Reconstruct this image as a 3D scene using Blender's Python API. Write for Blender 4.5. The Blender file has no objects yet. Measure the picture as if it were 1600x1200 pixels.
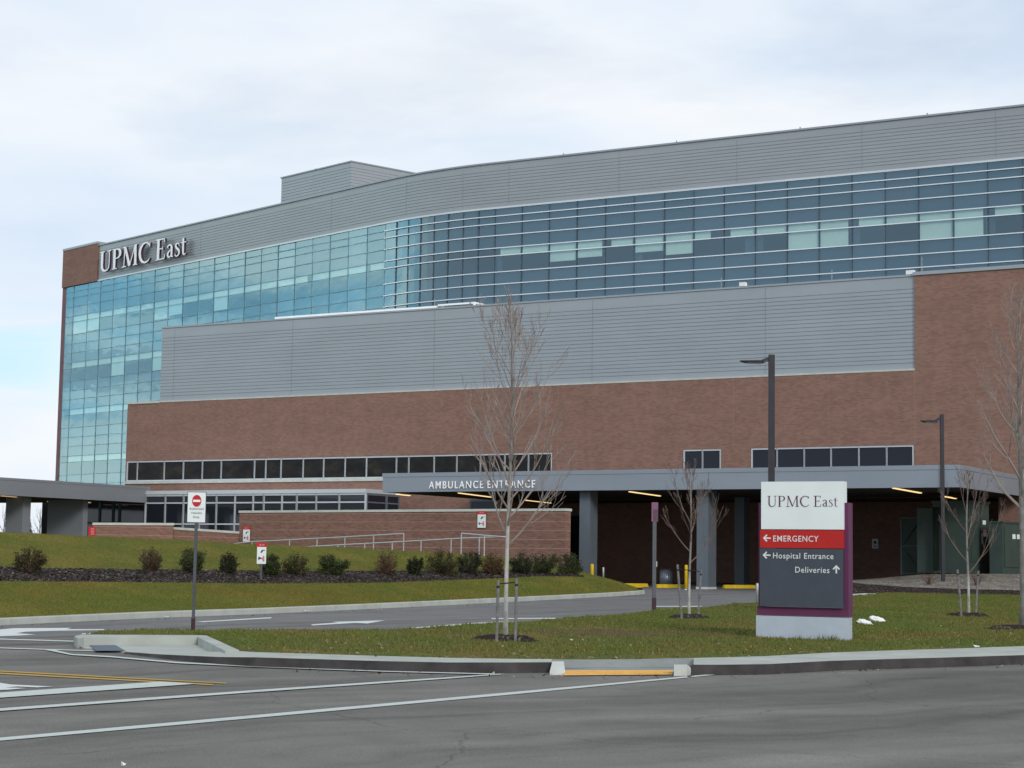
import bpy, bmesh, math, random
from mathutils import Vector, Matrix
random.seed(7)
S = bpy.context.scene
COL = S.collection
R = math.radians
# ------------------------------------------------------------------ camera
F, HX, HY = 2840.0, 800.0, 600.0
EYE = 1.75
PITCH, ROLL = math.atan(280.0 / F), 0.0148
CP, SP, CR, SR = math.cos(PITCH), math.sin(PITCH), math.cos(ROLL), math.sin(ROLL)
FWD = Vector((0, CP, SP)); U0 = Vector((0, -SP, CP)); R0 = Vector((1, 0, 0))
RGT = R0 * CR + U0 * SR
UPV = U0 * CR - R0 * SR
EYEV = Vector((0, 0, EYE))
cam_d = bpy.data.cameras.new('camera'); cam = bpy.data.objects.new('camera', cam_d); COL.objects.link(cam)
cam_d.sensor_width = 36.0; cam_d.lens = F / 1600 * 36.0; cam_d.clip_end = 8000; cam_d.clip_start = 0.5
cam.matrix_world = Matrix(((RGT.x, UPV.x, -FWD.x, 0), (RGT.y, UPV.y, -FWD.y, 0), (RGT.z, UPV.z, -FWD.z, EYE), (0, 0, 0, 1)))
S.camera = cam
# ------------------------------------------------------------------ light
S.view_settings.view_transform = 'Standard'; S.view_settings.look = 'None'
S.view_settings.exposure = 0.28; S.view_settings.gamma = 1.0
SUN_EL, SUN_AZ = R(25), R(158)          # azimuth clockwise from +Y : behind and to the right
sun_d = bpy.data.lights.new('sun', 'SUN'); sun_d.energy = 1.5; sun_d.angle = R(16); sun_d.color = (1, .95, .88)
sun = bpy.data.objects.new('sun', sun_d); COL.objects.link(sun)
sdir = Vector((math.sin(SUN_AZ) * math.cos(SUN_EL), math.cos(SUN_AZ) * math.cos(SUN_EL), math.sin(SUN_EL)))
sun.rotation_euler = (-sdir).to_track_quat('-Z', 'Y').to_euler()
W = bpy.data.worlds.new('World'); S.world = W; W.use_nodes = True
wn, wl = W.node_tree.nodes, W.node_tree.links
wn.clear()
def wnode(t, **k):
    n = wn.new(t)
    for a, b in k.items(): setattr(n, a, b)
    return n
def mathn(nodes, links, op, a, b=None, c=None):
    n = nodes.new('ShaderNodeMath'); n.operation = op
    for i, v in enumerate((a, b, c)):
        if v is None: continue
        if isinstance(v, (int, float)): n.inputs[i].default_value = v
        else: links.new(v, n.inputs[i])
    return n.outputs[0]
wout = wnode('ShaderNodeOutputWorld'); wbg = wnode('ShaderNodeBackground'); wl.new(wbg.outputs[0], wout.inputs[0])
sky = wnode('ShaderNodeTexSky', sky_type='NISHITA'); sky.sun_disc = False; sky.sun_elevation = SUN_EL; sky.sun_rotation = SUN_AZ
tc = wnode('ShaderNodeTexCoord'); sep = wnode('ShaderNodeSeparateXYZ'); wl.new(tc.outputs['Generated'], sep.inputs[0])
comb = wnode('ShaderNodeCombineXYZ')
wl.new(sep.outputs[0], comb.inputs[0]); wl.new(mathn(wn, wl, 'MULTIPLY', sep.outputs[1], .6), comb.inputs[1])
wl.new(mathn(wn, wl, 'MULTIPLY', sep.outputs[2], 3.4), comb.inputs[2])
def wnoise(scale, det, rough=.55, dist=0.0, vec=None):
    n = wnode('ShaderNodeTexNoise'); n.inputs['Scale'].default_value = scale; n.inputs['Detail'].default_value = det
    n.inputs['Roughness'].default_value = rough; n.inputs['Distortion'].default_value = dist
    wl.new((vec or comb).outputs[0], n.inputs['Vector']); return n.outputs['Fac']
def wramp(fac, stops):
    n = wnode('ShaderNodeValToRGB'); e = n.color_ramp.elements
    e[0].position, e[0].color = stops[0][0], (*stops[0][1], 1); e[1].position, e[1].color = stops[-1][0], (*stops[-1][1], 1)
    for p, c in stops[1:-1]:
        q = e.new(p); q.color = (*c, 1)
    wl.new(fac, n.inputs[0]); return n.outputs[0]
def wmix(f, a, b, bt='MIX'):
    n = wnode('ShaderNodeMix', data_type='RGBA', blend_type=bt)
    for i, v in ((0, f), (6, a), (7, b)):
        if isinstance(v, (int, float)): n.inputs[i].default_value = v
        elif isinstance(v, tuple): n.inputs[i].default_value = (*v, 1)
        else: wl.new(v, n.inputs[i])
    return n.outputs[2]
SKYS = 0.10
skys = wmix(1.0, sky.outputs[0], (SKYS, SKYS, SKYS), 'MULTIPLY')
cl_col = wramp(wnoise(3.2, 5, .5), [(.32, (.60, .685, .80)), (.47, (.685, .745, .82)), (.62, (.785, .805, .83))])
cl_fac = wramp(wnoise(2.6, 8, .56, .3), [(.34, (.62, .62, .62)), (.50, (.95, .95, .95)), (1.0, (1, 1, 1))])
skyc = wmix(cl_fac, skys, cl_col)
# sky dimmed behind the camera, out of view, to darken the glass reflections
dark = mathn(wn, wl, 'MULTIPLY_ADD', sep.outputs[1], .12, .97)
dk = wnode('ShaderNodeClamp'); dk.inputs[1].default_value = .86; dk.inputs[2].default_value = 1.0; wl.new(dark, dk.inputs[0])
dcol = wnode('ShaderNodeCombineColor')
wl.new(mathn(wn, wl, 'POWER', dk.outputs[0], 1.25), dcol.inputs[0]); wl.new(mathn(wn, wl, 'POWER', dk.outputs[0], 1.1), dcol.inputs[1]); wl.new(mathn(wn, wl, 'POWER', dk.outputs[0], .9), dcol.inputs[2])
def smooth(v, a, b, lo=0.0, hi=1.0):
    m_ = wnode('ShaderNodeMapRange', interpolation_type='SMOOTHSTEP'); wl.new(v, m_.inputs[0])
    for i_, q_ in enumerate((a, b, lo, hi)): m_.inputs[i_ + 1].default_value = q_
    return m_.outputs[0]
# bright cloud break added left, out of view, to brighten the left wing's glass
refl_break = mathn(wn, wl, 'ADD', mathn(wn, wl, 'MULTIPLY', sep.outputs[0], -.96), mathn(wn, wl, 'MULTIPLY', sep.outputs[1], .26))
mr = wnode('ShaderNodeMapRange', interpolation_type='SMOOTHSTEP'); wl.new(refl_break, mr.inputs[0]); mr.inputs[1].default_value = .80; mr.inputs[2].default_value = .91; mr.inputs[3].default_value = 0; mr.inputs[4].default_value = .85
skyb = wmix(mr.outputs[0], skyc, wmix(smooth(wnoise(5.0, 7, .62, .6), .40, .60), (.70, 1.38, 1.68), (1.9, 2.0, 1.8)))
# a small blue gap low in the sky at the left edge
gap = mathn(wn, wl, 'MULTIPLY', smooth(sep.outputs[2], .060, .105), smooth(sep.outputs[2], .165, .115))
gap = mathn(wn, wl, 'MULTIPLY', mathn(wn, wl, 'MULTIPLY', gap, smooth(sep.outputs[0], -.20, -.27)), smooth(wnoise(7.0, 5, .6, .4), .38, .58))
skyb = wmix(mathn(wn, wl, 'MULTIPLY', gap, .75), skyb, (.47, .74, .90))
# dark cloud bank added behind the camera, unseen, to dim the right wing's glass
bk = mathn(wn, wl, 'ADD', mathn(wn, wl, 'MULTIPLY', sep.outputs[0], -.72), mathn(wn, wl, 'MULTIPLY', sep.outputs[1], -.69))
refl_bank = mathn(wn, wl, 'MULTIPLY', smooth(bk, .62, .88), smooth(sep.outputs[2], .36, .20))
skyb = wmix(mathn(wn, wl, 'MULTIPLY', refl_bank, .85), skyb, wmix(wnoise(5.0, 5, .6), (.40, .45, .53), (.66, .70, .76)))
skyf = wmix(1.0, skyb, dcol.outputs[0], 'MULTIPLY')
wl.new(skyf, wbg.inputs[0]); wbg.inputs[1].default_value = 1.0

# ------------------------------------------------------------------ unprojection of photo measurements onto real planes
def ray(px, py): return FWD * F + RGT * (px - HX) + UPV * (HY - py)
KG = 0.0097
def gz(Y): return KG * (Y - 12.0)
def G(px, py, dz=0.0):                      # on the sloping ground plane, dz above it
    d = ray(px, py); t = (gz(0) + dz - EYE) / (d.z - KG * d.y); return EYEV + d * t
def D(px, py, Y): d = ray(px, py); return EYEV + d * (Y / d.y)
def Zp(px, py, z): d = ray(px, py); return EYEV + d * ((z - EYE) / d.z)
def hor(px): return 880 + ROLL * (px - 800)
def dirh(px): v = ray(px, hor(px)); v.z = 0; return v.normalized()

# ------------------------------------------------------------------ mesh helpers
class MB:
    def __init__(s): s.v = []; s.f = []; s.m = []
    def add(s, vs, fs, mi=0):
        b = len(s.v); s.v += [tuple(v) for v in vs]; s.f += [tuple(i + b for i in f) for f in fs]; s.m += [mi] * len(fs)
    def box(s, x0, x1, y0, y1, z0, z1, mi=0):
        s.add([(x0, y0, z0), (x1, y0, z0), (x1, y1, z0), (x0, y1, z0), (x0, y0, z1), (x1, y0, z1), (x1, y1, z1), (x0, y1, z1)],
              [(0, 3, 2, 1), (4, 5, 6, 7), (0, 1, 5, 4), (1, 2, 6, 5), (2, 3, 7, 6), (3, 0, 4, 7)], mi)
    def tube(s, pts, rad, n=6, mi=0, cap=True):
        pts = [Vector(p) for p in pts]; k = len(pts)
        if not hasattr(rad, '__len__'): rad = [rad] * k
        up = Vector((0, 0, 1)); vs = []
        for i, p in enumerate(pts):
            t = (pts[min(i + 1, k - 1)] - pts[max(i - 1, 0)]).normalized()
            a = t.cross(up if abs(t.z) < .95 else Vector((0, 1, 0))).normalized(); b = t.cross(a)
            for j in range(n):
                w = 2 * math.pi * j / n; vs.append(p + (a * math.cos(w) + b * math.sin(w)) * rad[i])
        fs = [(i * n + j, i * n + (j + 1) % n, (i + 1) * n + (j + 1) % n, (i + 1) * n + j) for i in range(k - 1) for j in range(n)]
        if cap: fs += [tuple(range(n))[::-1], tuple((k - 1) * n + j for j in range(n))]
        s.add(vs, fs, mi)
    def bar(s, a, b, w, h=None, mi=0):
        s.tube([a, b], w * .7071, 4, mi) if h is None else s.tube([a, b], w * .7071, 4, mi)
    def cyl(s, x, y, z0, z1, r, n=14, mi=0): s.tube([(x, y, z0), (x, y, z1)], r, n, mi)
    def prism(s, top, bot, mi=0):            # two matching vertex loops
        n = len(top); s.add(list(top) + list(bot), [tuple(range(n)), tuple(range(2 * n - 1, n - 1, -1))] +
                            [(i, n + i, n + (i + 1) % n, (i + 1) % n) for i in range(n)], mi)
    def build(s, name, mats, parent=None, smooth=False, recalc=True):
        me = bpy.data.meshes.new(name); me.from_pydata(s.v, [], s.f)
        if not isinstance(mats, (list, tuple)): mats = [mats]
        for m in mats: me.materials.append(m)
        if len(mats) > 1: me.polygons.foreach_set('material_index', s.m)
        if smooth: me.polygons.foreach_set('use_smooth', [True] * len(s.f))
        bm = bmesh.new(); bm.from_mesh(me)
        if recalc: bmesh.ops.recalc_face_normals(bm, faces=bm.faces)
        bm.to_mesh(me); bm.free()
        me.update(); o = bpy.data.objects.new(name, me)
        if parent: o.parent = parent
        COL.objects.link(o); return o
def tag(o, label=None, cat=None, group=None, kind=None):
    if label: o['label'] = label
    if cat: o['category'] = cat
    if group: o['group'] = group
    if kind: o['kind'] = kind
    return o
def empty(name, loc=(0, 0, 0), rz=0.0):
    o = bpy.data.objects.new(name, None); o.empty_display_size = .2; o.location = loc; o.rotation_euler = (0, 0, rz); COL.objects.link(o); return o
def copy_tree(o, parent=None):
    c = o.copy(); COL.objects.link(c)
    if parent: c.parent = parent
    for ch in [x for x in S.objects if x.parent == o]: copy_tree(ch, c)
    return c
def setlab(o, label): o['label'] = label; return o

# ------------------------------------------------------------------ materials
class NT:
    def __init__(s, name):
        s.m = bpy.data.materials.new(name); s.m.use_nodes = True; s.n = s.m.node_tree.nodes; s.l = s.m.node_tree.links
        s.b = s.n['Principled BSDF']; s.out = s.n['Material Output']
    def node(s, t, **k):
        n = s.n.new(t)
        for a, b in k.items(): setattr(n, a, b)
        return n
    def put(s, inp, v):
        if isinstance(v, (int, float)): inp.default_value = v
        elif isinstance(v, (tuple, list)): inp.default_value = (*v, 1) if len(v) == 3 and inp.type == 'RGBA' else v
        else: s.l.new(v, inp)
    def obj(s): return s.node('ShaderNodeTexCoord').outputs['Object']
    def pos(s): return s.node('ShaderNodeNewGeometry').outputs['Position']
    def noise(s, vec, scale, det=4, rough=.55):
        n = s.node('ShaderNodeTexNoise'); s.l.new(vec, n.inputs['Vector']); n.inputs['Scale'].default_value = scale
        n.inputs['Detail'].default_value = det; n.inputs['Roughness'].default_value = rough; return n.outputs['Fac']
    def ramp(s, fac, stops):
        n = s.node('ShaderNodeValToRGB'); e = n.color_ramp.elements
        fix = lambda c: (*c, 1) if len(c) == 3 else c
        e[0].position, e[0].color = stops[0][0], fix(stops[0][1]); e[1].position, e[1].color = stops[-1][0], fix(stops[-1][1])
        for p, c in stops[1:-1]: q = e.new(p); q.color = fix(c)
        s.l.new(fac, n.inputs[0]); return n.outputs[0]
    def mix(s, f, a, b, bt='MIX'):
        n = s.node('ShaderNodeMix', data_type='RGBA', blend_type=bt)
        s.put(n.inputs[0], f); s.put(n.inputs[6], a); s.put(n.inputs[7], b); return n.outputs[2]
    def mapv(s, vec, sc=(1, 1, 1), rot=(0, 0, 0)):
        n = s.node('ShaderNodeMapping'); s.l.new(vec, n.inputs[0]); n.inputs['Scale'].default_value = sc; n.inputs['Rotation'].default_value = rot; return n.outputs[0]
    def math(s, op, a, b=None): return mathn(s.n, s.l, op, a, b)
    def bump(s, h, st=.3, d=.02):
        n = s.node('ShaderNodeBump'); n.inputs['Strength'].default_value = st; n.inputs['Distance'].default_value = d; s.l.new(h, n.inputs['Height']); s.l.new(n.outputs[0], s.b.inputs['Normal'])
    def set(s, col=None, rough=None, metal=None, spec=None):
        if col is not None: s.put(s.b.inputs['Base Color'], col)
        if rough is not None: s.put(s.b.inputs['Roughness'], rough)
        if metal is not None: s.put(s.b.inputs['Metallic'], metal)
        if spec is not None: s.put(s.b.inputs['Specular IOR Level'], spec)
        return s.m
G3 = lambda v: (v, v, v)
def mottled(name, col, var=.18, scale=3.0, rough=.6, metal=0.0, spec=.3, bump=0, det=6):
    t = NT(name); n = t.noise(t.pos(), scale, det, .6)
    lo = tuple(c * (1 - var) for c in col); hi = tuple(min(1, c * (1 + var)) for c in col)
    if bump: t.bump(n, bump, .02)
    return t.set(t.ramp(n, [(.3, lo), (.7, hi)]), rough, metal, spec)
def brick_mat(name, base, var=.15, band=False):
    t = NT(name); sp = t.node('ShaderNodeSeparateXYZ'); t.l.new(t.obj(), sp.inputs[0])
    cb = t.node('ShaderNodeCombineXYZ'); t.l.new(t.math('ADD', sp.outputs[0], sp.outputs[1]), cb.inputs[0]); t.l.new(sp.outputs[2], cb.inputs[1])
    b = t.node('ShaderNodeTexBrick'); t.l.new(cb.outputs[0], b.inputs['Vector'])
    b.inputs['Scale'].default_value = 1; b.inputs['Brick Width'].default_value = .24; b.inputs['Row Height'].default_value = .08
    b.inputs['Mortar Size'].default_value = .012; b.inputs['Mortar Smooth'].default_value = .3; b.inputs['Bias'].default_value = -.1
    b.inputs['Color1'].default_value = (*[c * (1 + var) for c in base], 1); b.inputs['Color2'].default_value = (*[c * (1 - var * 1.3) for c in base], 1)
    b.inputs['Mortar'].default_value = (base[0] * .92, base[1] * 1.22, base[2] * 1.28, 1)
    mv = t.mapv(cb.outputs[0], (.35, 1.3, 1)); n1 = t.noise(mv, 1.0, 5, .6)
    mv2 = t.mapv(cb.outputs[0], (2.0, 11, 1)); n2 = t.noise(mv2, 1.0, 3, .6)
    c = t.mix(1.0, b.outputs['Color'], t.ramp(n1, [(.3, G3(.92)), (.7, G3(1.07))]), 'MULTIPLY')
    c = t.mix(1.0, c, t.ramp(n2, [(.24, (.80, .74, .72)), (.36, G3(1.0)), (.70, (1.0, 1.0, 1.0)), (.85, (1.06, 1.03, 1.0))]), 'MULTIPLY')
    n3 = t.noise(t.mapv(cb.outputs[0], (1.1, .10, 1)), 1.0, 5, .6); c = t.mix(1.0, c, t.ramp(n3, [(.3, G3(.93)), (.6, G3(1.02))]), 'MULTIPLY')
    if band:
        w = t.math('LESS_THAN', t.math('FRACT', t.math('MULTIPLY', sp.outputs[2], 1 / .406)), .06)
        c = t.mix(w, c, t.mix(.5, c, (.42, .33, .29)))
    t.bump(b.outputs['Fac'], -.35, .01)
    return t.set(c, .9, 0, .15)
def metal_mat(name, col, rough=.45, var=.08):
    t = NT(name); sp = t.obj(); n = t.noise(t.mapv(sp, (.25, .25, .9)), 1.0, 4, .6)
    n2 = t.noise(t.mapv(sp, (3, 3, .15)), 1.0, 3, .6)
    c = t.ramp(n, [(.3, tuple(x * (1 - var) for x in col)), (.7, tuple(x * (1 + var) for x in col))])
    c = t.mix(1.0, c, t.ramp(n2, [(.3, G3(.985)), (.65, G3(1.0))]), 'MULTIPLY')
    return t.set(c, rough, .25, .4)
def glass_mat(name, refl, tint, ior):
    t = NT(name); t.n.remove(t.b)
    tr = t.node('ShaderNodeBsdfTransparent'); tr.inputs[0].default_value = (*tint, 1)
    gl = t.node('ShaderNodeBsdfGlossy'); oi = t.node('ShaderNodeObjectInfo'); t.l.new(t.mix(1.0, refl, t.ramp(oi.outputs['Random'], [(0, G3(.93)), (1, G3(1.06))]), 'MULTIPLY'), gl.inputs['Color']); gl.inputs['Roughness'].default_value = .015
    n = t.noise(t.mapv(t.pos(), (.35, .35, .5)), 1.0, 2); bp = t.node('ShaderNodeBump'); bp.inputs['Strength'].default_value = .035; bp.inputs['Distance'].default_value = .25
    t.l.new(n, bp.inputs['Height']); t.l.new(bp.outputs[0], gl.inputs['Normal'])
    ge = t.node('ShaderNodeNewGeometry'); dt = t.node('ShaderNodeVectorMath'); dt.operation = 'DOT_PRODUCT'; t.l.new(ge.outputs['Normal'], dt.inputs[0]); t.l.new(ge.outputs['Incoming'], dt.inputs[1])
    om = t.math('SUBTRACT', 1.0, t.math('ABSOLUTE', dt.outputs['Value'])); f0 = ((ior - 1) / (ior + 1)) ** 2
    frv = mathn(t.n, t.l, 'MULTIPLY_ADD', t.math('POWER', om, 5.0), 1 - f0, f0)
    mx = t.node('ShaderNodeMixShader'); t.l.new(frv, mx.inputs[0]); t.l.new(tr.outputs[0], mx.inputs[1]); t.l.new(gl.outputs[0], mx.inputs[2])
    t.l.new(mx.outputs[0], t.out.inputs[0]); return t.m
def emit_mat(name, col, st):
    t = NT(name); t.put(t.b.inputs['Emission Color'], col); t.b.inputs['Emission Strength'].default_value = st; return t.set(col, .5)
def grass_mat(name, ga, gb, gc, sc=.5):
    t = NT(name); p = t.pos(); n1 = t.noise(t.mapv(p, (sc, sc * .8, 1)), 1.0, 7, .66); n2 = t.noise(p, 14.0, 3, .7)
    c = t.ramp(n1, [(.34, ga), (.47, gb), (.56, ga), (.66, gc)])
    c = t.mix(1.0, c, t.ramp(n2, [(.25, G3(.62)), (.75, G3(1.32))]), 'MULTIPLY')
    if name == 'lawn': c = worn(t, c, (.105, .078, .046))
    t.bump(n2, .6, .05); return t.set(c, .95, 0, .1)
WC = None
def worn(t, c, col):
    """a bare, muddy patch trodden into the lawn in front of the sign"""
    w0 = G(985, 993, .14); p = t.pos(); v = t.node('ShaderNodeVectorMath'); v.operation = 'SUBTRACT'; t.l.new(p, v.inputs[0]); v.inputs[1].default_value = w0
    sp = t.node('ShaderNodeSeparateXYZ'); t.l.new(t.mapv(v.outputs[0], (1 / 3.0, 1 / 1.5, 0)), sp.inputs[0])
    r2 = t.math('ADD', t.math('POWER', t.math('ABSOLUTE', sp.outputs[0]), 2.0), t.math('POWER', t.math('ABSOLUTE', sp.outputs[1]), 2.0))
    n = t.noise(p, 1.6, 6, .7); f = t.math('ADD', t.math('SUBTRACT', 1.0, r2), t.math('MULTIPLY', t.math('SUBTRACT', n, .5), 2.6))
    m_ = t.ramp(f, [(.25, G3(0)), (.75, G3(.8))]); return t.mix(m_, c, col)
def asphalt_mat(name, base, streak=.2, rot=0.15):
    t = NT(name); p = t.pos(); fine = t.noise(p, 55.0, 3, .7); mid = t.noise(p, .9, 6, .65)
    pr = t.mapv(p, (1, 1, 1), (0, 0, rot)); nd = t.node('ShaderNodeTexNoise'); t.l.new(p, nd.inputs['Vector']); nd.inputs['Scale'].default_value = .12; nd.inputs['Detail'].default_value = 3
    wob = t.node('ShaderNodeVectorMath'); wob.operation = 'MULTIPLY_ADD'; t.l.new(nd.outputs['Color'], wob.inputs[0]); wob.inputs[1].default_value = (5, 5, 0); t.l.new(pr, wob.inputs[2])
    st = t.noise(t.mapv(wob.outputs[0], (.07, .42, 1)), 1.0, 5, .6)
    st2 = t.noise(t.mapv(wob.outputs[0], (.05, 1.5, 1)), 1.0, 3, .5)
    c = t.ramp(st, [(.3, tuple(x * (1 - streak * 1.2) for x in base)), (.5, base), (.7, tuple(x * (1 + streak) for x in base))])
    c = t.mix(1.0, c, t.ramp(mid, [(.3, G3(.85)), (.7, G3(1.12))]), 'MULTIPLY')
    c = t.mix(1.0, c, t.ramp(st2, [(.3, G3(.74)), (.46, G3(1.0)), (.7, G3(1.08))]), 'MULTIPLY')
    c = t.mix(1.0, c, t.ramp(fine, [(.28, G3(.62)), (.72, G3(1.38))]), 'MULTIPLY')
    vor = t.node('ShaderNodeTexVoronoi'); vor.feature = 'DISTANCE_TO_EDGE'; vor.inputs['Scale'].default_value = .16
    wp = t.node('ShaderNodeVectorMath'); wp.operation = 'ADD'
    nv = t.node('ShaderNodeTexNoise'); t.l.new(p, nv.inputs['Vector']); nv.inputs['Scale'].default_value = .8; nv.inputs['Detail'].default_value = 6
    t.l.new(p, wp.inputs[0]); t.l.new(nv.outputs['Color'], wp.inputs[1]); t.l.new(wp.outputs[0], vor.inputs['Vector'])
    cr = t.math('LESS_THAN', vor.outputs['Distance'], .0022); 
    c = t.mix(t.math('MULTIPLY', cr, .35), c, G3(.03))
    t.bump(fine, .5, .01); return t.set(c, .88, 0, .25)
def worn_paint(name, col, under, wear=.45):
    t = NT(name); p = t.pos(); n = t.noise(p, 9.0, 6, .75); n2 = t.noise(p, 1.2, 3, .6)
    f = t.ramp(t.math('ADD', t.math('MULTIPLY', n, .7), t.math('MULTIPLY', n2, .3)), [(wear - .12, G3(.75)), (wear + .1, G3(0))])
    return t.set(t.mix(f, col, under), .8, 0, .2)
M = {}
M['brick'] = brick_mat('brick_red_brown', (.252, .138, .108))
M['brick_low'] = brick_mat('brick_wall_low', (.218, .112, .087), .2, True)
M['coping'] = mottled('cast_stone', (.50, .52, .49), .12, 2.0, .85)
M['joint'] = mottled('brick_joint', (.30, .20, .17), .1, 2, .9)
M['clad'] = metal_mat('grey_metal_cladding', (.345, .385, .42), .42, .05)
M['clad2'] = metal_mat('grey_metal_cladding_upper', (.315, .34, .36), .45, .045)
M['seam'] = metal_mat('metal_seam', (.235, .27, .295), .5)
M['fascia'] = metal_mat('canopy_fascia_metal', (.275, .315, .37), .45, .05)
M['fascia2'] = metal_mat('canopy_fascia_dull', (.235, .25, .28), .5, .05)
M['flash'] = mottled('white_flashing', (.92, .93, .94), .05, 1.0, .35)
M['alu'] = metal_mat('aluminium_frame', (.60, .65, .69), .38, .05)
M['aludark'] = metal_mat('dark_mullion', (.065, .10, .13), .45, .05)
M['slimfin'] = metal_mat('slim_transom', (.15, .27, .33), .4, .05)
M['fin'] = metal_mat('silver_fin', (.74, .80, .85), .35, .05)
M['cglass'] = glass_mat('blue_curtain_glass', (.60, .87, 1.0), (.72, .84, .83), 2.8)
M['spandrel'] = mottled('spandrel_panel', (.045, .075, .115), .12, .6, .4)
M['room'] = mottled('dim_room', (.07, .07, .085), .2, .6, .9)
M['shade'] = mottled('roller_shade', (.72, .75, .68), .05, .8, .9)
M['winglass'] = NT('dark_window_glass').set((.012, .015, .026), .04, 0, .38)
def _wg2():
    t = NT('window_glass_brown_refl'); n = t.noise(t.mapv(t.obj(), (.9, .9, 1.6)), 1.0, 4, .6)
    return t.set(t.ramp(n, [(.35, (.006, .006, .007)), (.55, (.016, .014, .012)), (.72, (.040, .032, .022))]), .04, 0, .24)  # brown reflections painted into the pane colour as soft mottling
M['winglass2'] = _wg2()
M['lobby'] = NT('lobby_glass').set((.016, .020, .028), .05, 0, .75)
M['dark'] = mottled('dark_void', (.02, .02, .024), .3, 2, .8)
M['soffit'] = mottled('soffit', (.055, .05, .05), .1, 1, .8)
M['colm'] = mottled('column_metal', (.135, .16, .19), .08, 1.5, .5, .2)
M['lamp'] = emit_mat('lit_strip', (1.0, .72, .32), 1.0)
M['lampdim'] = emit_mat('lit_strip_dim', (1.0, .62, .35), .45)
M['white'] = mottled('white_paint', (.80, .82, .82), .04, 3, .5)
M['signwhite'] = mottled('sign_white', (.74, .80, .80), .03, 2, .4)
M['signred'] = mottled('sign_red', (.45, .020, .018), .06, 4, .4)
M['signgrey'] = mottled('sign_grey', (.060, .070, .092), .08, 4, .45)
M['signpurple'] = mottled('sign_purple', (.115, .028, .085), .08, 3, .45)
M['signbase'] = mottled('sign_base', (.42, .48, .55), .06, 2, .5)
M['lettergrey'] = mottled('letter_pale', (.66, .70, .70), .03, 3, .5)
M['purple_ink'] = mottled('purple_ink', (.10, .035, .085), .05, 3, .5)
M['black'] = mottled('black_ink', (.015, .015, .017), .1, 3, .6)
M['red'] = mottled('red_enamel', (.50, .018, .025), .08, 3, .4)
M['pink'] = mottled('faded_red', (.62, .22, .24), .08, 3, .5)
M['purple'] = mottled('violet_plate', (.19, .085, .15), .08, 3, .5)
M['purple_d'] = mottled('violet_dark', (.09, .05, .085), .08, 3, .5)
M['pole'] = mottled('dark_pole', (.028, .027, .036), .15, 3, .45, .3)
M['post'] = mottled('grey_post', (.085, .095, .11), .15, 3, .5, .4)
M['postbase'] = mottled('maroon_sleeve', (.045, .02, .025), .15, 3, .6)
M['stake'] = mottled('weathered_stake', (.17, .165, .165), .3, 9, .9)
M['yellow'] = mottled('yellow_paint', (.62, .42, .015), .15, 5, .55)
M['galv'] = mottled('galvanised', (.38, .40, .40), .12, 4, .4, .6)
M['rail'] = mottled('painted_rail', (.42, .44, .45), .08, 4, .45, .2)
M['binm'] = mottled('steel_bin', (.24, .28, .32), .1, 3, .35, .6)
M['green'] = mottled('transformer_green', (.048, .075, .066), .12, 2, .45, .1)
M['greend'] = mottled('transformer_green_dark', (.020, .036, .032), .12, 2, .5)
M['concrete'] = mottled('concrete', (.38, .40, .37), .14, 1.6, .9, 0, .2, .15)
M['concrete2'] = mottled('concrete_ramp', (.235, .25, .24), .16, 1.2, .9, 0, .2, .15)
M['kerbface'] = mottled('dark_kerb', (.046, .042, .042), .4, 2.5, .9)  # near-black mottled face below the pale pavement edge
M['asphalt'] = asphalt_mat('asphalt', (.150, .143, .131), .34, R(-40))
M['asphalt2'] = asphalt_mat('asphalt_drive', (.150, .147, .145), .10, R(-50))
M['paint'] = worn_paint('white_line', (.50, .535, .51), (.16, .16, .16), .36)
M['paintb'] = worn_paint('white_arrow', (.60, .62, .61), (.2, .2, .2), .32)
M['painty'] = worn_paint('yellow_line', (.46, .29, .06), (.14, .13, .11), .36)
M['tactile'] = mottled('tactile_yellow', (.66, .40, .12), .12, 6, .8)
M['tactile2'] = mottled('tactile_slate', (.10, .13, .17), .12, 6, .8)
M['grass'] = grass_mat('lawn', (.112, .116, .030), (.082, .102, .024), (.160, .128, .048), .45)
M['grassb'] = grass_mat('berm_grass', (.130, .124, .024), (.092, .106, .020), (.158, .136, .034), .38)
def blade_mat(name, a, b, c):
    t = NT(name); g = t.node('ShaderNodeNewGeometry'); col = t.ramp(g.outputs['Random Per Island'], [(0, a), (.5, b), (.85, b), (1, c)])
    n = t.noise(t.mapv(t.pos(), (.4, .35, 1)), 1.0, 6, .65)
    col = t.mix(1.0, col, t.ramp(n, [(.36, (.86, 1.12, .86)), (.52, (1.08, 1.08, 1.05)), (.60, (1.30, 1.0, 1.1)), (.68, (1.45, .95, 1.15))]), 'MULTIPLY')
    if name == 'grass_blade': col = worn(t, col, (.15, .112, .062))
    return t.set(col, .9, 0, .1)
M['blade'] = blade_mat('grass_blade', (.080, .100, .022), (.125, .132, .032), (.26, .21, .09))
M['bladeb'] = blade_mat('berm_blade', (.088, .102, .018), (.140, .134, .026), (.22, .18, .05))
def chips(name, a, b, c, sc):
    t = NT(name); v = t.node('ShaderNodeTexVoronoi'); v.inputs['Scale'].default_value = sc; t.l.new(t.mapv(t.pos(), (1, .6, 1)), v.inputs['Vector'])
    sp = t.node('ShaderNodeSeparateColor'); t.l.new(v.outputs['Color'], sp.inputs[0])
    col = t.ramp(sp.outputs[0], [(0, a), (.55, b), (.9, b), (.97, c)])
    n = t.noise(t.pos(), 1.5, 4); col = t.mix(1.0, col, t.ramp(n, [(.3, G3(.7)), (.7, G3(1.25))]), 'MULTIPLY')
    t.bump(v.outputs['Distance'], .8, .05); return t.set(col, .95, 0, .1)
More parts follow.
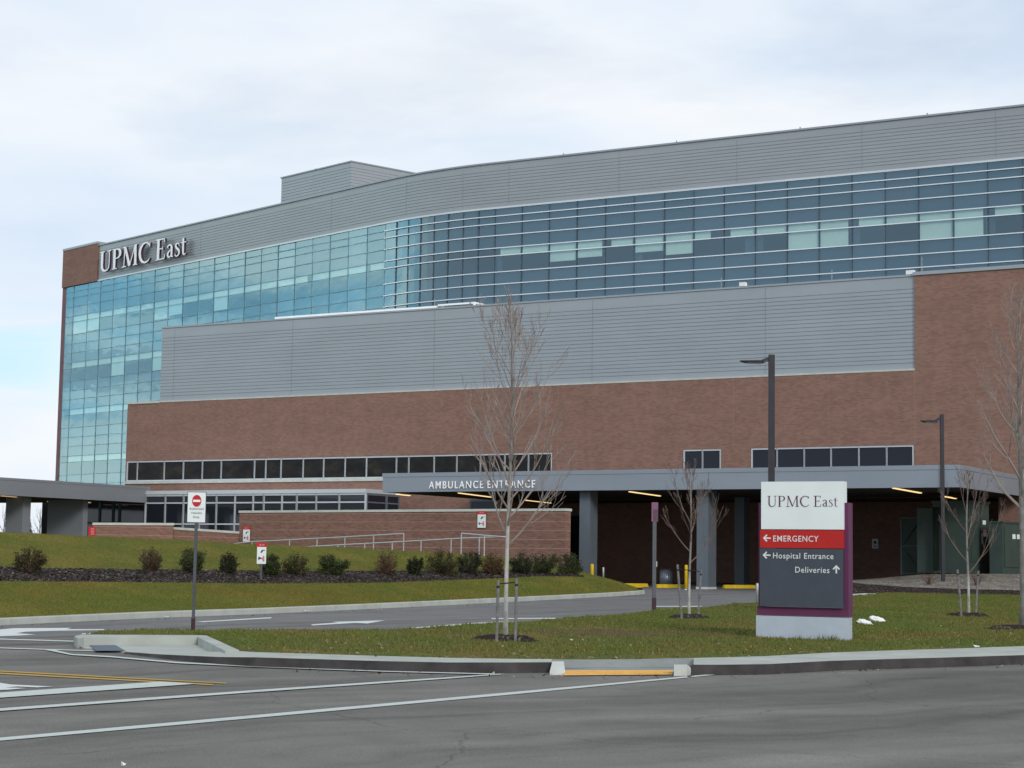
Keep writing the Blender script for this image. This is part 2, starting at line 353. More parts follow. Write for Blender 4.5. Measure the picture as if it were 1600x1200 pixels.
M['mulch'] = chips('bark_mulch', (.020, .014, .012), (.042, .031, .029), (.15, .125, .105), 24)
M['gravel'] = chips('gravel', (.13, .115, .10), (.22, .20, .17), (.36, .34, .30), 16)
M['soil'] = mottled('far_ground', (.09, .09, .045), .3, .05, .95)
def _bark(name, h0, h1):
    t = NT(name); p = t.obj(); n = t.noise(t.mapv(p, (6, 6, 3)), 1.0, 6, .7); n2 = t.noise(t.mapv(p, (4, 4, 20)), 1.0, 3, .7)
    sp = t.node('ShaderNodeSeparateXYZ'); t.l.new(p, sp.inputs[0])
    hi = t.ramp(n, [(.3, (.22, .21, .19)), (.55, (.44, .43, .41)), (.75, (.56, .55, .53))])
    up = t.ramp(n, [(.3, (.13, .12, .11)), (.7, (.30, .28, .26))])
    f = t.ramp(t.math('DIVIDE', sp.outputs[2], 3.0), [(h0 / 3, G3(0)), (h1 / 3, G3(1))])
    c = t.mix(f, hi, up); c = t.mix(1.0, c, t.ramp(n2, [(.3, (.45, .42, .38)), (.4, G3(1))]), 'MULTIPLY')
    return t.set(c, .85, 0, .2)
M['bark'] = _bark('pale_bark', 1.9, 2.9); M['bark_low'] = _bark('pale_bark_foot', .95, 1.15)
M['twig'] = mottled('bare_twig', (.27, .225, .205), .25, 3, .85)
M['twigr'] = mottled('reddish_twig', (.13, .075, .066), .3, 3, .85)
M['twig2'] = mottled('dull_twig', (.165, .12, .105), .25, 3, .85)
M['twigfar'] = mottled('far_twig', (.16, .16, .18), .2, 1, .9)
M['needle'] = mottled('far_conifer', (.05, .06, .06), .3, 2, .9)
def leaf(name, a, b, c):
    t = NT(name); g = t.node('ShaderNodeNewGeometry'); return t.set(t.ramp(g.outputs['Random Per Island'], [(0, a), (.6, b), (1, c)]), .75, 0, .25)
M['leafg'] = leaf('shrub_leaf_green', (.016, .028, .008), (.034, .050, .013), (.070, .080, .025))
M['leafd'] = leaf('shrub_leaf_dark', (.010, .017, .008), (.022, .032, .013), (.045, .052, .022))
M['leafo'] = leaf('shrub_leaf_olive', (.022, .028, .008), (.044, .048, .012), (.090, .072, .024))
M['leafr'] = leaf('shrub_leaf_russet', (.038, .020, .010), (.075, .042, .016), (.125, .075, .028))
M['leafb'] = leaf('shrub_leaf_brown', (.028, .024, .010), (.055, .044, .016), (.085, .072, .026))

# ------------------------------------------------------------------ lettering
def text_mesh(txt, width, height, depth, bold=0.0, space=1.12):
    cu = bpy.data.curves.new('lettering', 'FONT'); cu.body = txt; cu.size = 1.0; cu.space_character = space; cu.offset = bold; cu.resolution_u = 3; cu.extrude = .05
    o = bpy.data.objects.new('lettering_tmp', cu); COL.objects.link(o)
    dg = bpy.context.evaluated_depsgraph_get(); dg.update(); me = bpy.data.meshes.new_from_object(o.evaluated_get(dg))
    bpy.data.objects.remove(o)
    xs = [v.co.x for v in me.vertices]; ys = [v.co.y for v in me.vertices]
    x0, x1 = min(xs), max(xs)
    CAP = .727                                # cap height of the built-in face at size 1
    sx = width / (x1 - x0); sy = height / CAP
    for v in me.vertices:
        x, y, z = v.co; v.co = ((x - x0) * sx, -(z / .05 + 1) * .5 * depth, y * sy)
    me.update(); return me
def text_obj(txt, x, z, y, width, height, mat, parent, depth=.01, bold=0.0, name='lettering', space=1.12):
    me = text_mesh(txt, width, height, depth, bold, space); me.materials.clear(); me.materials.append(mat)
    o = bpy.data.objects.new(name, me); o.parent = parent; o.location = (x, y, z); COL.objects.link(o); return o
# serif letters drawn as strokes of changing width: (x, y, half-width) ... in cap heights
def arc(cx, cy, rx, ry, a0, a1, w0, w1, n=14):
    """thick/thin elliptical stroke: w0 where the stroke runs upright, w1 where it runs level"""
    out = []
    for i in range(n + 1):
        a = R(a0 + (a1 - a0) * i / n); k = abs(math.cos(a)) ** 1.5; out.append((cx + rx * math.cos(a), cy + ry * math.sin(a), w1 + (w0 - w1) * k))
    return out
T, t_ = .068, .024
def line(x0, y0, x1, y1, w, w2=None): return [(x0, y0, w), (x1, y1, w if w2 is None else w2)]
def serif(x0, x1, y): return line(x0, y, x1, y, .022)
GLY = {
 'U': (.84, [line(.17, .98, .17, .34, T), serif(.02, .34, .978), line(.66, .98, .66, .34, t_), serif(.54, .78, .978),
             [(.17, .34, T), (.185, .2, T * .95), (.24, .09, T * .8), (.33, .03, .045), (.43, .018, .035), (.53, .04, .032), (.61, .11, .027), (.65, .22, .025), (.66, .34, t_)]]),
 'P': (.66, [line(.17, .02, .17, .98, T), serif(.02, .34, .022), serif(.02, .2, .978), line(.17, .97, .34, .97, .026),
             [(.34, .97, .026), (.45, .945, .04), (.53, .88, .06), (.55, .76, T), (.53, .64, .06), (.45, .56, .04), (.34, .525, .026)], line(.34, .525, .2, .525, .022)]),
 'M': (1.06, [line(.16, .02, .19, .98, t_), serif(.02, .30, .022), serif(.06, .22, .978), line(.20, .97, .53, .03, T * .95), line(.53, .03, .86, .97, t_),
              line(.88, .98, .90, .02, T), serif(.76, 1.04, .022), serif(.84, .99, .978)]),
 'C': (.82, [[(.74, .78, .02), (.68, .90, .035), (.58, .962, .034), (.46, .972, .03), (.32, .93, .045), (.19, .80, .06), (.125, .62, T), (.12, .45, T), (.17, .25, T * .95),
              (.29, .09, .055), (.45, .025, .036), (.58, .035, .032), (.69, .10, .028), (.76, .20, .018)], line(.745, .74, .755, .95, .016)]),
 'E': (.68, [line(.17, .02, .17, .98, T), serif(.02, .3, .022), serif(.02, .3, .978), line(.2, .97, .54, .97, .026), line(.545, .99, .56, .80, .02), line(.2, .52, .44, .52, .024),
             line(.445, .61, .445, .43, .018), line(.2, .028, .56, .028, .026), line(.555, .015, .60, .23, .02)]),
 'a': (.48, [[(.07, .50, .035), (.10, .57, .035), (.18, .62, .03), (.27, .61, .035), (.32, .54, .05), (.33, .42, .052)], line(.33, .44, .33, .10, .052), [(.33, .10, .05), (.36, .035, .03), (.44, .05, .016)],
             [(.31, .38, .022), (.20, .33, .03), (.11, .25, .045), (.09, .15, .05), (.13, .06, .038), (.21, .035, .026), (.31, .11, .022)]]),
 's': (.40, [[(.31, .50, .015), (.28, .585, .026), (.19, .622, .026), (.11, .58, .038), (.09, .50, .045), (.14, .41, .05), (.24, .33, .052), (.31, .24, .048), (.31, .12, .045), (.25, .04, .03), (.16, .015, .026), (.08, .05, .026), (.055, .15, .015)]]),
 't': (.36, [line(.15, .80, .15, .14, .048), [(.15, .14, .048), (.18, .05, .038), (.25, .025, .026), (.33, .07, .016)], line(.03, .60, .33, .60, .022)]),
 ' ': (.30, []),
}
def serif_mb(txt, width, height, depth, wt=1.0):
    tot = sum(GLY[c][0] for c in txt); kx = width / tot; kz = height; mb = MB(); x = 0; n = 0
    for c in txt:
        adv, strokes = GLY[c]
        for st in strokes:
            n += 1; dep = depth + .0015 * (n % 7)
            P = [Vector((x + p[0], p[1])) for p in st]; L, Rr = [], []
            for i, p in enumerate(P):
                d = (P[min(i + 1, len(P) - 1)] - P[max(i - 1, 0)]).normalized(); nn = Vector((-d.y, d.x)) * st[i][2] * wt
                L.append(p + nn); Rr.append(p - nn)
            k = len(P); vs = []
            for yy in (-dep, 0.0):
                vs += [(q.x * kx, yy, q.y * kz) for q in L] + [(q.x * kx, yy, q.y * kz) for q in Rr]
            fs = []
            for i in range(k - 1):
                fs += [(i, i + 1, k + i + 1, k + i), (2 * k + i, 3 * k + i, 3 * k + i + 1, 2 * k + i + 1), (i, 2 * k + i, 2 * k + i + 1, i + 1), (k + i, k + i + 1, 3 * k + i + 1, 3 * k + i)]
            fs += [(0, k, 3 * k, 2 * k), (k - 1, 3 * k - 1, 4 * k - 1, 2 * k - 1)]
            mb.add(vs, fs)
        x += adv
    return mb

# ================================================================== THE SETTING
def poly_sheet(name, pts, mat, parent=None, kind='structure', cut=None, disp=0.0, seed=1, curb=None):
    bm = bmesh.new(); bm.faces.new([bm.verts.new(p) for p in pts])
    if cut:
        xs = [p[0] for p in pts]; ys = [p[1] for p in pts]
        for ax, lo, hi in ((0, min(xs), max(xs)), (1, min(ys), max(ys))):
            q = lo + cut * .37
            while q < hi:
                co = Vector((0, 0, 0)); no = Vector((0, 0, 0)); co[ax] = q; no[ax] = 1
                bmesh.ops.bisect_plane(bm, geom=bm.verts[:] + bm.edges[:] + bm.faces[:], plane_co=co, plane_no=no); q += cut
        from mathutils import noise as mn
        for v in bm.verts:
            if not v.is_boundary:
                v.co.z += disp * (mn.noise(Vector((v.co.x * .35, v.co.y * .35, seed))) + .5 * mn.noise(Vector((v.co.x * 1.1, v.co.y * 1.1, seed + 3))) + .5)
    else:
        bmesh.ops.triangulate(bm, faces=bm.faces[:])
    bmesh.ops.recalc_face_normals(bm, faces=bm.faces[:])
    if sum(f.normal.z for f in bm.faces) < 0: bmesh.ops.reverse_faces(bm, faces=bm.faces[:])
    me = bpy.data.meshes.new(name); bm.to_mesh(me); bm.free(); me.materials.append(mat)
    o = bpy.data.objects.new(name, me); COL.objects.link(o)
    if parent: o.parent = parent
    elif kind: o['kind'] = kind
    return o
def gsheet(name, px, dz, mat, parent=None, **k): return poly_sheet(name, [G(q[0], q[1], q[2] if len(q) > 2 else dz) for q in px], mat, parent, **k)
def gprism(name, px, dz1, mat, parent=None, dz0=-.05, kind=None):
    top = [G(x, y, dz1) for x, y in px]; mb = MB(); mb.prism(top, [(p.x, p.y, gz(p.y) + dz0) for p in top]); o = mb.build(name, mat, parent)
    if kind: o['kind'] = kind
    return o
# ground to the horizon
mb = MB(); ys = [-60, -20, 0, 20, 40, 60, 84, 92, 105, 140, 220, 500, 1200, 4000]; xs = [-3000, -600, -150, -60, -30, 0, 30, 60, 150, 600, 3000]
gv = [(x, y, (gz(min(y, 92)) if y > -20 else gz(-20)) - .08) for y in ys for x in xs]; nx = len(xs)
mb.add(gv, [(j * nx + i, j * nx + i + 1, (j + 1) * nx + i + 1, (j + 1) * nx + i) for j in range(len(ys) - 1) for i in range(nx - 1)])
tag(mb.build('ground', M['soil']), kind='structure')
road = poly_sheet('main_road', [(-70, -18, gz(-18)), (70, -18, gz(-18)), (70, 66, gz(66)), (-70, 66, gz(66))], M['asphalt'])
drive = gsheet('entry_drive', [(-900, 985), (-400, 985), (0, 976), (237, 964), (500, 954), (750, 941), (1000, 928.5), (1005, 917), (900, 912), (905, 909.5), (1600, 909.5), (1500, 925), (1374, 932), (1180, 946), (1020, 958), (950, 965), (850, 973), (700, 983), (600, 988), (250, 990), (128, 994), (-60, 1000), (-400, 1015), (-900, 1030)], .004, M['asphalt2'])
# painted markings: children of the road they lie on
def mark(name, px, mat=M['paint'], par=road, dz=.008): return gsheet(name, px, dz, mat, par, kind=None)
mark('centre_line', [(-300, 1034), (0, 1047.6), (354, 1066.8), (354, 1068.2), (0, 1049.4), (-300, 1036)], M['painty'])
mark('centre_line', [(-300, 1038), (0, 1051.0), (333, 1069), (333, 1070.6), (0, 1053), (-300, 1040)], M['painty'], dz=.0085)
mark('stop_bar', [(-200, 1097), (0, 1082), (250, 1064.8), (306, 1068.4), (0, 1090), (-200, 1105)], dz=.012)
mark('crosswalk_line', [(-200, 1120), (0, 1106.6), (200, 1092.2), (400, 1078), (600, 1064.5), (700, 1058.2), (782, 1052.6), (784, 1053.6), (700, 1060.2), (400, 1081.2), (0, 1110.6), (-200, 1125)], dz=.012)
mark('crosswalk_line', [(-200, 1170), (0, 1152.4), (400, 1117), (800, 1081.3), (1113, 1053), (1117, 1054.4), (800, 1085), (400, 1121.5), (0, 1157.2), (-200, 1175)])
mark('edge_line', [(70, 1015.2), (86, 1015.4), (112, 1021.6), (175, 1025), (275, 1034), (400, 1040.4), (600, 1048), (772, 1052.4), (772, 1053.6), (600, 1049.4), (400, 1042), (275, 1036), (175, 1027), (112, 1023.4)], dz=.016)
mark('edge_line', [(-200, 1009), (0, 1011.6), (150, 1016.4), (150, 1017.6), (0, 1013), (-200, 1011)], dz=.012)
mark('edge_line', [(-200, 996), (0, 997.6), (115, 1001), (115, 1002.6), (0, 999.2), (-200, 998)])
mark('turn_arrow', [(-120, 1066), (0, 1066.8), (18, 1069.5), (82, 1072.6), (58, 1074), (28, 1072.6), (8, 1074), (42, 1075), (12, 1077.6), (-120, 1082)], M['paintb'])
def dmark(name, px, mat=M['paintb'], dz=.009): return mark(name, px, mat, drive, dz)
dmark('turn_arrow', [(-60, 988), (0, 983.6), (22, 981.4), (112, 981), (104, 983), (163, 983), (163, 984.4), (92, 985.4), (40, 987), (26, 989.4), (56, 991.4), (30, 993), (-60, 996)])
dmark('lane_line', [(304, 971.4), (424, 964.4), (424, 966), (318, 971.9)])
dmark('turn_arrow', [(486, 975.6), (528, 972.6), (519, 971.6), (602, 969.2), (574, 974.2), (556, 973.2), (488, 977.2)])
dmark('edge_line', [(768, 965.9), (868, 965.4), (868, 966.6), (768, 967.2)])
dmark('edge_line', [(1024, 946.8), (1096, 946.8), (1096, 947.9), (1024, 947.9)])
dmark('edge_line', [(128, 989.5), (255, 985.8), (255, 986.8), (128, 990.8)])
# grass island between the two carriageways
isl = [(126, 993), (150, 989.5), (250, 986.5), (400, 984.5), (500, 985), (600, 985.3), (660, 983.2), (700, 980.4), (775, 974.4), (850, 970.8), (950, 962.4), (1020, 955.4), (1100, 949.6), (1180, 943), (1250, 938),
       (1328, 931), (1400, 927.6), (1600, 931), (2000, 936), (2000, 992), (1600, 1009.5), (1500, 1013), (1400, 1016), (1300, 1019.5), (1200, 1025), (1150, 1026.5), (1000, 1029.4), (900, 1030), (800, 1029.4), (700, 1027.8),
       (600, 1025), (500, 1022), (400, 1019), (372, 1016), (312, 993)]
LD = .14
island = gsheet('grass_island', isl, LD, M['grass'], cut=.55, disp=.07)
mb = MB()
for i in range(len(isl)):
    a, b = G(*isl[i], LD), G(*isl[(i + 1) % len(isl)], LD); mb.add([a, b, (b.x, b.y, b.z - .3), (a.x, a.y, a.z - .3)], [(0, 1, 2, 3)])
mb.build('lawn_edge', M['soil'], island)
# concrete edging of the island on the drive side, where it shows
def kerb_strip(name, line, w, h, mat, parent=None, side=1, gap=.012, seg=3.0):
    """a run of kerb stones of length seg along a ground polyline"""
    pts = [Vector((p.x, p.y, 0)) for p in line]; cum = [0]
    for i in range(1, len(pts)): cum.append(cum[-1] + (pts[i] - pts[i - 1]).length)
    def at(s):
        for i in range(1, len(pts)):
            if s <= cum[i] or i == len(pts) - 1:
                k = (s - cum[i - 1]) / max(1e-6, cum[i] - cum[i - 1]); return pts[i - 1].lerp(pts[i], k), (pts[i] - pts[i - 1]).normalized()
    mb = MB(); s = 0
    while s < cum[-1] - .05:
        e = min(s + seg, cum[-1]); rows = []
        n = max(1, int((e - s) / .8))
        for j in range(n + 1):
            p, d = at(s + (e - s - gap) * j / n); nn = Vector((-d.y, d.x, 0)) * side; z = gz(p.y); jz = .0
            rows.append([p + Vector((0, 0, z - .05)), p + nn * .02 + Vector((0, 0, z + h - .025)), p + nn * .045 + Vector((0, 0, z + h)), p + nn * w + Vector((0, 0, z + h)), p + nn * w + Vector((0, 0, z - .05))])
        vs = [v for r in rows for v in r]; fs = [(j * 5 + i, j * 5 + (i + 1) % 5, (j + 1) * 5 + (i + 1) % 5, (j + 1) * 5 + i) for j in range(n) for i in range(5)]
        fs += [(0, 1, 2, 3, 4), tuple((n * 5 + i) for i in range(4, -1, -1))]
        mb.add(vs, fs); s = e
    o = mb.build(name, mat, parent)
    if not parent: o['kind'] = 'structure'
    return o
kerb_strip('kerb', [G(x, y, .15) for x, y in ((672, 982.9), (700, 980.6), (775, 974.6), (812, 972.6))], .45, .165, M['coping'], None, 1)
# far kerb of the entry drive
KL = [(-600, 1000), (-300, 990), (0, 977.5), (100, 972.5), (237, 966), (400, 960), (500, 955.5), (625, 949.5), (750, 943.2), (850, 938), (950, 932.6), (1008, 928.4)]
def kline(px):
    for i in range(1, len(KL)):
        if px <= KL[i][0] or i == len(KL) - 1:
            k = (px - KL[i - 1][0]) / (KL[i][0] - KL[i - 1][0]); return KL[i - 1][1] + k * (KL[i][1] - KL[i - 1][1])
kpts = [G(x, kline(x)) for x in range(-600, 1009, 40)] + [G(1008, 928.4)]
kerb_strip('kerb', kpts, .16, .155, M['concrete'], None, 1)
# ------------------------------------------------ the berm: lawn, mulch strip, lawn
def lerp_tab(tab, x):
    if x <= tab[0][0]: 
        (x0, y0), (x1, y1) = tab[0], tab[1]; return y0 + (x - x0) / (x1 - x0) * (y1 - y0) if x > -700 else y0
    for i in range(1, len(tab)):
        if x <= tab[i][0]:
            (x0, y0), (x1, y1) = tab[i - 1], tab[i]; return y0 + (x - x0) / (x1 - x0) * (y1 - y0)
    return tab[-1][1]
ML = [(-600, 907), (0, 908), (200, 909.5), (400, 912), (600, 910.5), (750, 905), (850, 900.5), (905, 901), (960, 910), (1006, 924)]
MU = [(-600, 880), (0, 885), (100, 888), (300, 890.5), (500, 892), (700, 892), (850, 894.5), (905, 898), (960, 908.6), (1006, 923.4)]
CRS = [(-600, 824), (0, 831.5), (100, 836), (200, 840), (300, 845.5), (380, 850), (500, 854.5), (600, 858.5), (700, 864), (800, 873), (860, 883), (905, 893), (960, 907), (1006, 923)]
def brow(px):
    """five control points of one cross-section of the berm, from the kerb to behind its crest"""
    k0 = G(px, kline(px)); Yk = k0.y; s = 1.0 if px < 760 else max(.03, 1 - (px - 760) / 246.0) ** .8
    P0 = Vector((k0.x, Yk + .18, gz(Yk) + .150)); P0.x = (px - 800) / F * P0.y + .0
    d0 = D(px, kline(px) - 9.0 * 44 / Yk, Yk + .2)
    P0 = Vector((d0.x, d0.y, gz(d0.y) + .150))
    P1 = D(px, lerp_tab(ML, px), Yk + .3 + 5.2 * s); P2 = D(px, lerp_tab(MU, px), Yk + .5 + 8.4 * s); P3 = D(px, lerp_tab(CRS, px), Yk + .7 + 14.5 * s)
    P4 = D(px, lerp_tab(CRS, px), P3.y + 3.0 * s + .1); P4.z = P3.z - .12 * s; 
    P5 = P4 + Vector((0, 5, 0)); P5.z = P4.z - .25 if px < 640 else max(gz(min(P4.y, 88)) + .02, P4.z - .9)
    return P0, P1, P2, P3, P4, P5
from mathutils import noise as mnoise
def strip(name, i0, i1, mat, nsub, rough, zoff=0.0, c0=-600, c1=1006, kind='structure'):
    cols = list(range(c0, c1, 14)); mb = MB(); nr = nsub + 1
    for px in cols:
        pr = brow(px)
        for j in range(nr):
            t = j / nsub * (i1 - i0); k = min(int(t), i1 - i0 - 1); u = t - k; a, b = pr[i0 + k], pr[i0 + k + 1]
            p = a.lerp(b, u)
            # soften the profile
            e = 0 if (j == 0 or j == nsub) else rough * (mnoise.noise(Vector((p.x * .5, p.y * .5, 2.0))) + .6 * mnoise.noise(Vector((p.x * 1.7, p.y * 1.7, 5.0))))
            mb.v.append((p.x, p.y, p.z + zoff + e))
    for i in range(len(cols) - 1):
        for j in range(nsub): mb.f.append((i * nr + j, (i + 1) * nr + j, (i + 1) * nr + j + 1, i * nr + j + 1)); mb.m.append(0)
    o = mb.build(name, mat, None, True); o['kind'] = kind; return o
bl = strip('berm_lawn', 0, 1, M['grassb'], 8, .03)
bm_ = strip('mulch_bed', 1, 2, M['mulch'], 7, .07, 0, -600, 913)
be = strip('berm_lawn', 1, 2, M['grassb'], 7, .0, 0, 912, 1006)
bu = strip('berm_lawn', 2, 5, M['grassb'], 21, .03)
# plateau behind the crest, up to the building on the left
cr = [brow(px)[5] for px in range(-600, 641, 40)]
mb = MB(); back = [(p.x * 1.15 - 12, p.y + 95, 1.9) for p in cr]
n = len(cr); mb.add([tuple(p) for p in cr] + back, [(i, i + 1, n + i + 1, n + i) for i in range(n - 1)])
tag(mb.build('terrace_lawn', M['grassb']), kind='structure')
# ------------------------------------------------ near pavement with kerb ramps
walk = gsheet('pavement', [(372, 1017), (400, 1019), (500, 1022), (600, 1025), (700, 1027.8), (800, 1029.4), (862, 1029.8), (862, 1034.6), (800, 1035), (700, 1035), (600, 1033), (500, 1030), (400, 1027), (340, 1026.4, .12), (250, 1022.4, .06), (195, 1018.4, .03), (330, 1017.6, .04), (362, 1017, .10)], .150, M['concrete'])
walk2 = gsheet('pavement', [(1084, 1028), (1150, 1026.5), (1200, 1025), (1300, 1019.5), (1400, 1016), (1500, 1013), (1600, 1009.5), (2000, 992), (2000, 1008), (1600, 1023.5), (1500, 1026.6), (1400, 1029.4), (1300, 1032.4), (1200, 1037.6), (1120, 1038.6), (1084, 1038.4)], .150, M['concrete'])
mid = gsheet('pavement', [(862, 1029.8, .139), (900, 1030, .139), (1000, 1029.4, .139), (1084, 1028, .139), (1086, 1036, .10), (1080, 1041, .05), (1050, 1043, .044), (970, 1042.4, .044), (885, 1044.2, .044), (862, 1043, .044)], .040, M['concrete2'])
def face_strip(name, top, mat, dzt=.150):
    mb = MB(); n = len(top); tp = [G(q[0], q[1], q[2] if len(q) > 2 else dzt) for q in top]; vs = tp + [Vector((p.x, p.y - .05, gz(p.y) + .002)) for p in tp]
    mb.add(vs, [(i, i + 1, n + i + 1, n + i) for i in range(n - 1)]); o = mb.build(name, mat, None); o['kind'] = 'structure'; return o
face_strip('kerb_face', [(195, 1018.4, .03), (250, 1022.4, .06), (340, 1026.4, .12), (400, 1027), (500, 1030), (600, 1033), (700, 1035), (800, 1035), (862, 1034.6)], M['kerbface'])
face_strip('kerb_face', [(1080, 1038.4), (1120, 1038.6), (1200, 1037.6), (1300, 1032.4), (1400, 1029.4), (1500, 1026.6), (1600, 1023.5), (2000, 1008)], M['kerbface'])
mb = MB(); a = [G(878, 1042.4, .044), G(1056, 1042.0, .044), G(1056, 1049.6, .028), G(878, 1049.6, .028)]; mb.add(a, [(0, 1, 2, 3)])
rampo = mb.build('kerb_ramp', M['concrete2']); rampo['kind'] = 'structure'
mb = MB(); mb.add([G(882, 1047.2, .036), G(1052, 1046.8, .036), G(1050, 1054, .014), G(880, 1055.2, .014)], [(0, 1, 2, 3)])
for i in range(34):
    for j in range(3):
        x = 884 + i * 4.9 + (j % 2) * 2; p = G(x, 1049.6 + j * 1.5, .031 - j * .005); mb.box(p.x - .02, p.x + .02, p.y - .02, p.y + .02, p.z - .002, p.z + .012)
mb.build('tactile_strip', M['tactile'], rampo)
for px in ([(863, 1033.4), (881, 1033.4), (883, 1049), (859, 1049.6)], [(1053, 1038.4), (1073, 1038.2), (1086, 1047.6), (1061, 1049.2)]):
    mb = MB(); top = [G(px[0][0], px[0][1], .165), G(px[1][0], px[1][1], .165), G(px[2][0], px[2][1], .045), G(px[3][0], px[3][1], .045)]
    mb.prism(top, [(p.x, p.y - (.10 if i > 1 else 0), gz(p.y) - .03) for i, p in enumerate(top)]); mb.build('kerb_return', M['coping'], rampo)
# nose of the island, left: recessed landing behind a raised kerb
slab = gsheet('landing', [(120, 1004), (300, 1005), (372, 1017), (340, 1024), (330, 1015), (205, 1017.5), (165, 1014), (140, 1012)], .02, M['concrete'])
gprism('landing_slab', [(118, 1007.4), (310, 1006.6), (322, 1013), (374, 1016.6), (330, 1019), (205, 1018.6), (160, 1014), (132, 1012)], .03, M['concrete'], slab)
gsheet('tactile_strip', [(139, 1008), (180, 1007.6), (196, 1016.6), (150, 1016.8)], .036, M['tactile2'], slab)
gprism('raised_kerb', [(116, 993.8), (128, 991.4), (311, 992.4), (311, 995.0), (131, 996.2), (121, 997.6)], .17, M['concrete'], slab, -.02)
gprism('raised_kerb', [(309.5, 992.3), (323, 993), (374, 1016), (352, 1016.8), (309.5, 995.6)], .175, M['concrete'], slab, -.02)
gprism('concrete_apron', [(1330, 928.2), (1352, 927), (1378, 927.6), (1370, 929.6), (1330, 931.6)], .16, M['coping']).__setitem__('kind', 'structure')
# gravel and mulch bank at the right, under the transformers
gx = [1322, 1345, 1380, 1410, 1440, 1500, 1560, 1600, 1700, 1900]
r0 = [926.5, 926.8, 927.4, 928, 929, 930, 930.8, 931, 933, 937]; r1 = [909, 911.5, 914.5, 916.5, 918, 920, 921.5, 922.5, 924, 928]; r2 = [906.5, 905.6, 903.0, 900.2, 897.8, 896.6, 896.6, 897, 898, 900]
def bank(name, ra, Ya, rb, Yb, mat, nsub=5):
    mb = MB(); nr = nsub + 1
    for i in range((len(gx) - 1) * 5 + 1):
        k = min(i // 5, len(gx) - 2); u = i / 5 - k; f = lambda r: r[k] + (r[k + 1] - r[k]) * u; x = gx[k] + (gx[k + 1] - gx[k]) * u
        YG = G(x, (r0[k] + (r0[k + 1] - r0[k]) * u) + 1.5, .12).y; A, B = D(x, f(ra) + (1.5 if Ya == 0 else 0), YG + Ya), D(x, f(rb), min(YG + Yb, 81.5))
        for j in range(nr):
            p = A.lerp(B, j / nsub); e = 0 if j in (0, nsub) else .05 * mnoise.noise(Vector((p.x, p.y, 3))); mb.v.append((p.x, p.y, p.z + e))
    m_ = (len(gx) - 1) * 5 + 1
    for i in range(m_ - 1):
        for j in range(nsub): mb.f.append((i * nr + j, (i + 1) * nr + j, (i + 1) * nr + j + 1, i * nr + j + 1)); mb.m.append(0)
    o = mb.build(name, mat, None, True); o['kind'] = 'structure'; return o
bank('mulch_bank', r0, 0, r1, 1.8, M['mulch']); bank('gravel_bed', r1, 1.8, r2, 7.5, M['gravel'], 9)
mb = MB(); vs = [D(x, y, min(81.5, G(x, y0 + 1.5, .12).y + 7.5)) for x, y, y0 in zip(gx, r2, r0)]; n = len(vs); mb.add(vs + [(p.x + 3, p.y + 8, p.z) for p in vs], [(i, i + 1, n + i + 1, n + i) for i in range(n - 1)])
tag(mb.build('gravel_yard', M['gravel']), kind='structure')

# ================================================================== HOSPITAL
UF = -dirh(-4000)                        # along the facade, to the right
NIN = Vector((-UF.y, UF.x, 0))           # into the building
RZ = math.atan2(UF.y, UF.x)
O = D(1097, hor(1097), 95.0); O.z = 0
def L(p): q = p - O; return Vector((q.dot(UF), q.dot(NIN), p.z))
def lp(px, py, off=0.0):                 # photo point on the plane local y = off, in local coordinates
    d = ray(px, py); t = (off - (EYEV - O).dot(NIN)) / d.dot(NIN); return L(EYEV + d * t)
def off_at(px, xloc):                    # local y at which the vertical ray column px crosses local x = xloc
    d = ray(px, hor(px)); t = (xloc - (EYEV - O).dot(UF)) / d.dot(UF); return L(EYEV + d * t).y
hosp = tag(empty('hospital_building', O, RZ), 'large brick, grey metal and blue glass hospital with a long curved glass tower', 'building')
zb = lp(800, 627.5 + (577.1 - 627.5) * (800 - 250) / 1179).z      # brick / cladding line
zm = lp(800, 512.2 + (432.3 - 512.2) * (800 - 250) / 1178.5).z    # cladding top
zs = (lp(292, 750.6).z + lp(597, 746.9).z) / 2; zh = (lp(292, 718.6).z + lp(862, 707.8).z + lp(1428, 694.8).z) / 3
xl = lp(197.5, 690).x; xm = lp(250.5, 560).x; xc = lp(1428.8, 500).x; xr = xc + 34
wx_left = [197.5, 214, 256, 286, 315.5, 345, 397, 414.6, 438.5, 473, 505, 538.6, 572, 618.7, 638, 677.6, 713, 750, 788, 825, 862.5]
wx_mid = [1067, 1097, 1126.5]; wx_right = [1173, 1213.5, 1256, 1298, 1341.5, 1385, 1428]
sx = lambda px: lp(px, 725).x
zt = lp(1429, 430.5).z
# --- brick podium with real openings
mb = MB(); REV = .16
ops = [(sx(wx_left[0]) , sx(wx_left[-1])), (sx(wx_mid[0]), sx(wx_mid[-1])), (sx(wx_right[0]), sx(wx_right[-1]))]
cuts = [xl]
for a, b in ops: cuts += [a, b]
cuts += [xr]
def wallq(x0, x1, z0, z1): 
    if x1 - x0 > 1e-4: mb.add([(x0, 0, z0), (x1, 0, z0), (x1, 0, z1), (x0, 0, z1)], [(0, 1, 2, 3)])
zc0 = cz_soffit = None
_yc = L(G(1088, 920.5)).y - .55; zc0 = (lp(598, 769.7, _yc).z + lp(1499, 760.5, _yc).z) / 2
RX0, RX1, RD0 = lp(783, 800).x, lp(1560, 800).x, 5.0  # wall recess added to deepen the shade under the canopy
wallq(xl, RX0, 0, zc0); wallq(RX1, xr, 0, zc0); wallq(xl, xr, zc0, zs); wallq(xl, xr, zh, zb)
